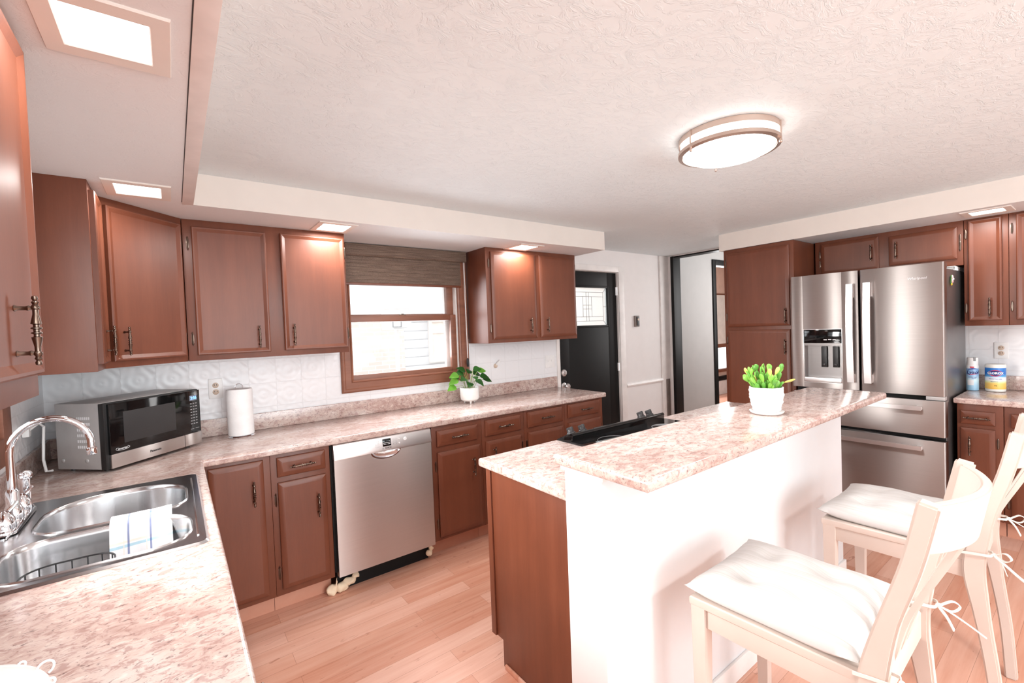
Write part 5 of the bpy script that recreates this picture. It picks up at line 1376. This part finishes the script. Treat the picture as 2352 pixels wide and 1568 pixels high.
def cushion_mesh():
    b = MB(); n = 36; hw, hd = 0.226, 0.225
    top, bot = [], []
    tufts = [(-0.09, -0.085), (0.09, -0.085), (-0.09, 0.085), (0.09, 0.085)]
    for j in range(n + 1):
        rt, rb = [], []
        for i in range(n + 1):
            u, v = i / n * 2 - 1, j / n * 2 - 1
            e = max(0.0, (1 - u ** 4)) * max(0.0, (1 - v ** 4))
            # pillow corners pull outwards, edges draw in
            x = hw * u * (1 - 0.05 * (1 - v * v)); y = hd * v * (1 - 0.05 * (1 - u * u))
            h = 0.064 * e ** 0.5
            for tx, ty in tufts:
                h -= 0.026 * math.exp(-(((x - tx) / 0.040) ** 2 + ((y - ty) / 0.040) ** 2)) * e
            h += 0.009 * e * noise.noise(Vector((x * 9, y * 9, 1.7))) + 0.004 * e * sin(x * 60) * (abs(v) ** 3)
            curl = 0.016 * (abs(u) * abs(v)) ** 3
            rt.append(b.b.verts.new((x, y, 0.012 + h + curl)))
            rb.append(b.b.verts.new((x, y, 0.010 - 0.010 * min(1, e * 6) + curl)) if 0 < i < n and 0 < j < n else rt[-1])
        top.append(rt); bot.append(rb)
    for G, fl in ((top, 0), (bot, 1)):
        for j in range(n):
            for i in range(n):
                q = [G[j][i], G[j][i + 1], G[j + 1][i + 1], G[j + 1][i]]
                try: b.b.faces.new(q[::-1] if fl else q)
                except ValueError: pass
    bmesh.ops.recalc_face_normals(b.b, faces=b.b.faces[:])
    return b

def tie_mesh(x, y, z, s, seed):
    r = random.Random(seed); b = MB()
    c = Vector((x, y, z))
    for q in (-1, 1):       # the two ends pass either side of the post and meet in a bow behind it
        b.tube(bez([c + Vector((0.026 * s * q, 0.084, -0.010)), c + Vector((0.0245 * s * q, 0.045, -0.004)), c + Vector((0.022 * s * q, 0.008, 0.0)), c + Vector((0.010 * s * q, 0.001, 0.0)), c], 4), 1, flat=(0.0022, 0.008))
    loop = [c + Vector((0.0, -0.004, 0.0)), c + Vector((0.012 * s, -0.030, 0.018)), c + Vector((0.020 * s, -0.045, 0.006)), c + Vector((0.010 * s, -0.030, -0.010)), c]
    b.tube(bez(loop, 5), 1, flat=(0.009, 0.0025))
    b.tube(bez([c, c + Vector((0.015 * s, -0.028, -0.018)), c + Vector((0.030 * s, -0.065, -0.045)), c + Vector((0.034 * s, -0.095, -0.065))], 5), 1, flat=(0.010, 0.0025))
    b.tube(bez([c, c + Vector((-0.004 * s, -0.020, -0.024)), c + Vector((0.004 * s, -0.034, -0.060))], 5), 1, flat=(0.010, 0.0025))
    b.sphere(c + Vector((0, -0.003, 0)), 0.007, 10)
    return b

CHW = 0.235            # half width
def make_chair(loc, rz, label):
    t = empty('bar_chair', loc, rz, label, 'chair', 'bar chairs at the island')
    for s in (-1, 1):
        post_mesh(s * (CHW - 0.018)).build('back_leg', M['chairwood'], t, angle=30)
        b = MB(); x = s * (CHW - 0.024)
        rows = [[b.b.verts.new((x + a * w, -0.022 + c * w, z)) for a, c in ((-1, -1), (1, -1), (1, 1), (-1, 1))] for z, w in ((0.0, 0.015), (0.40, 0.020), (0.612, 0.022))]
        for A, B in zip(rows, rows[1:]):
            for i in range(4): b.b.faces.new([A[i], A[(i + 1) % 4], B[(i + 1) % 4], B[i]])
        b.b.faces.new(rows[0][::-1]); b.b.faces.new(rows[-1]); bmesh.ops.recalc_face_normals(b.b, faces=b.b.faces[:])
        b.build('front_leg', M['chairwood'], t)
        MB().box(s * (CHW - 0.034), s * (CHW - 0.012), -0.44, -0.03, 0.545, 0.610, 0.003).build('side_apron', M['chairwood'], t)
    MB().box(-CHW + 0.03, CHW - 0.03, -0.034, -0.012, 0.545, 0.610, 0.003).build('front_apron', M['chairwood'], t)
    MB().box(-CHW + 0.03, CHW - 0.03, -0.468, -0.446, 0.545, 0.622, 0.003).build('rear_apron', M['chairwood'], t)
    MB().prism([(-CHW, 0.004), (CHW, 0.004), (CHW - 0.012, -0.44), (CHW - 0.045, -0.442), (CHW - 0.045, -0.468), (-CHW + 0.045, -0.468), (-CHW + 0.045, -0.442), (-CHW + 0.012, -0.44)], 0.604, 0.632, 'z', 0.008, 3).build('seat', M['chairwood'], t)
    # curved crest rail between the posts
    b = MB(); n = 18; R = []
    for i in range(n + 1):
        f = i / n * 2 - 1; x = f * (CHW - 0.030); bow = -0.062 * (1 - f * f)
        rowv = []
        for z, yb in ((0.955, -0.538), (1.075, -0.561)):
            for dy in (0.010, -0.010): rowv.append((x, yb + bow + dy, z + (0.003 * (1 - f * f) if z > 1 else -0.004 * (1 - f * f))))
        R.append([b.b.verts.new(rowv[k]) for k in (0, 1, 3, 2)])
    for A, B in zip(R, R[1:]):
        for k in range(4): b.b.faces.new([A[k], A[(k + 1) % 4], B[(k + 1) % 4], B[k]])
    b.b.faces.new(R[0][::-1]); b.b.faces.new(R[-1]); bmesh.ops.recalc_face_normals(b.b, faces=b.b.faces[:])
    bmesh.ops.bevel(b.b, geom=[e for e in b.b.edges if len(e.link_faces) == 2 and e.calc_face_angle() > 1.0], offset=0.004, segments=2, affect='EDGES', clamp_overlap=True)
    b.build('crest_rail', M['chairwood'], t, angle=30)
    for k in (-1, 0, 1):
        f = k * 0.42
        top = Vector((f * (CHW - 0.03), -0.538 - 0.062 * (1 - f * f), 0.965)); low = Vector((k * 0.060, -0.462, 0.612))
        P = bez([low, low.lerp(top, 0.35) + Vector((0, 0.012, 0)), low.lerp(top, 0.7) + Vector((0, 0.006, 0)), top], 5)
        b = MB(); rows = []
        for i, c in enumerate(P):
            rows.append([b.b.verts.new(c + Vector((a * 0.019, e * 0.006, 0))) for a, e in ((-1, -1), (1, -1), (1, 1), (-1, 1))])
        for A, B in zip(rows, rows[1:]):
            for i in range(4): b.b.faces.new([A[i], A[(i + 1) % 4], B[(i + 1) % 4], B[i]])
        b.b.faces.new(rows[0][::-1]); b.b.faces.new(rows[-1]); bmesh.ops.recalc_face_normals(b.b, faces=b.b.faces[:])
        b.build('back_slat', M['chairwood'], t, angle=30)
    return t

def make_cushion(loc, rz, label):
    t = empty('seat_cushion', loc, rz, label, 'cushion', 'seat cushions on the bar chairs')
    cushion_mesh().build('pad', M['cushion'], t, angle=80)
    for s in (-1, 1): tie_mesh(s * (CHW - 0.018), -0.302, 0.020, s, 3 + s).build('tie', M['tie'], t, angle=60)
    return t
CA, CB = (2.045, -2.470, 0.0), (2.972, -2.512, 0.0)
make_chair(CA, radians(1.0), 'whitewashed bar chair nearest the photographer, at the left half of the bar')
make_chair(CB, radians(2.0), 'whitewashed bar chair farther from the photographer, in front of the fridge')
make_cushion((CA[0] - 0.006, CA[1] - 0.203, 0.6335), radians(2.0), 'pale striped tufted cushion on the nearer bar chair')
make_cushion((CB[0] + 0.004, CB[1] - 0.203, 0.6335), radians(1.0), 'pale striped tufted cushion on the bar chair in front of the fridge')
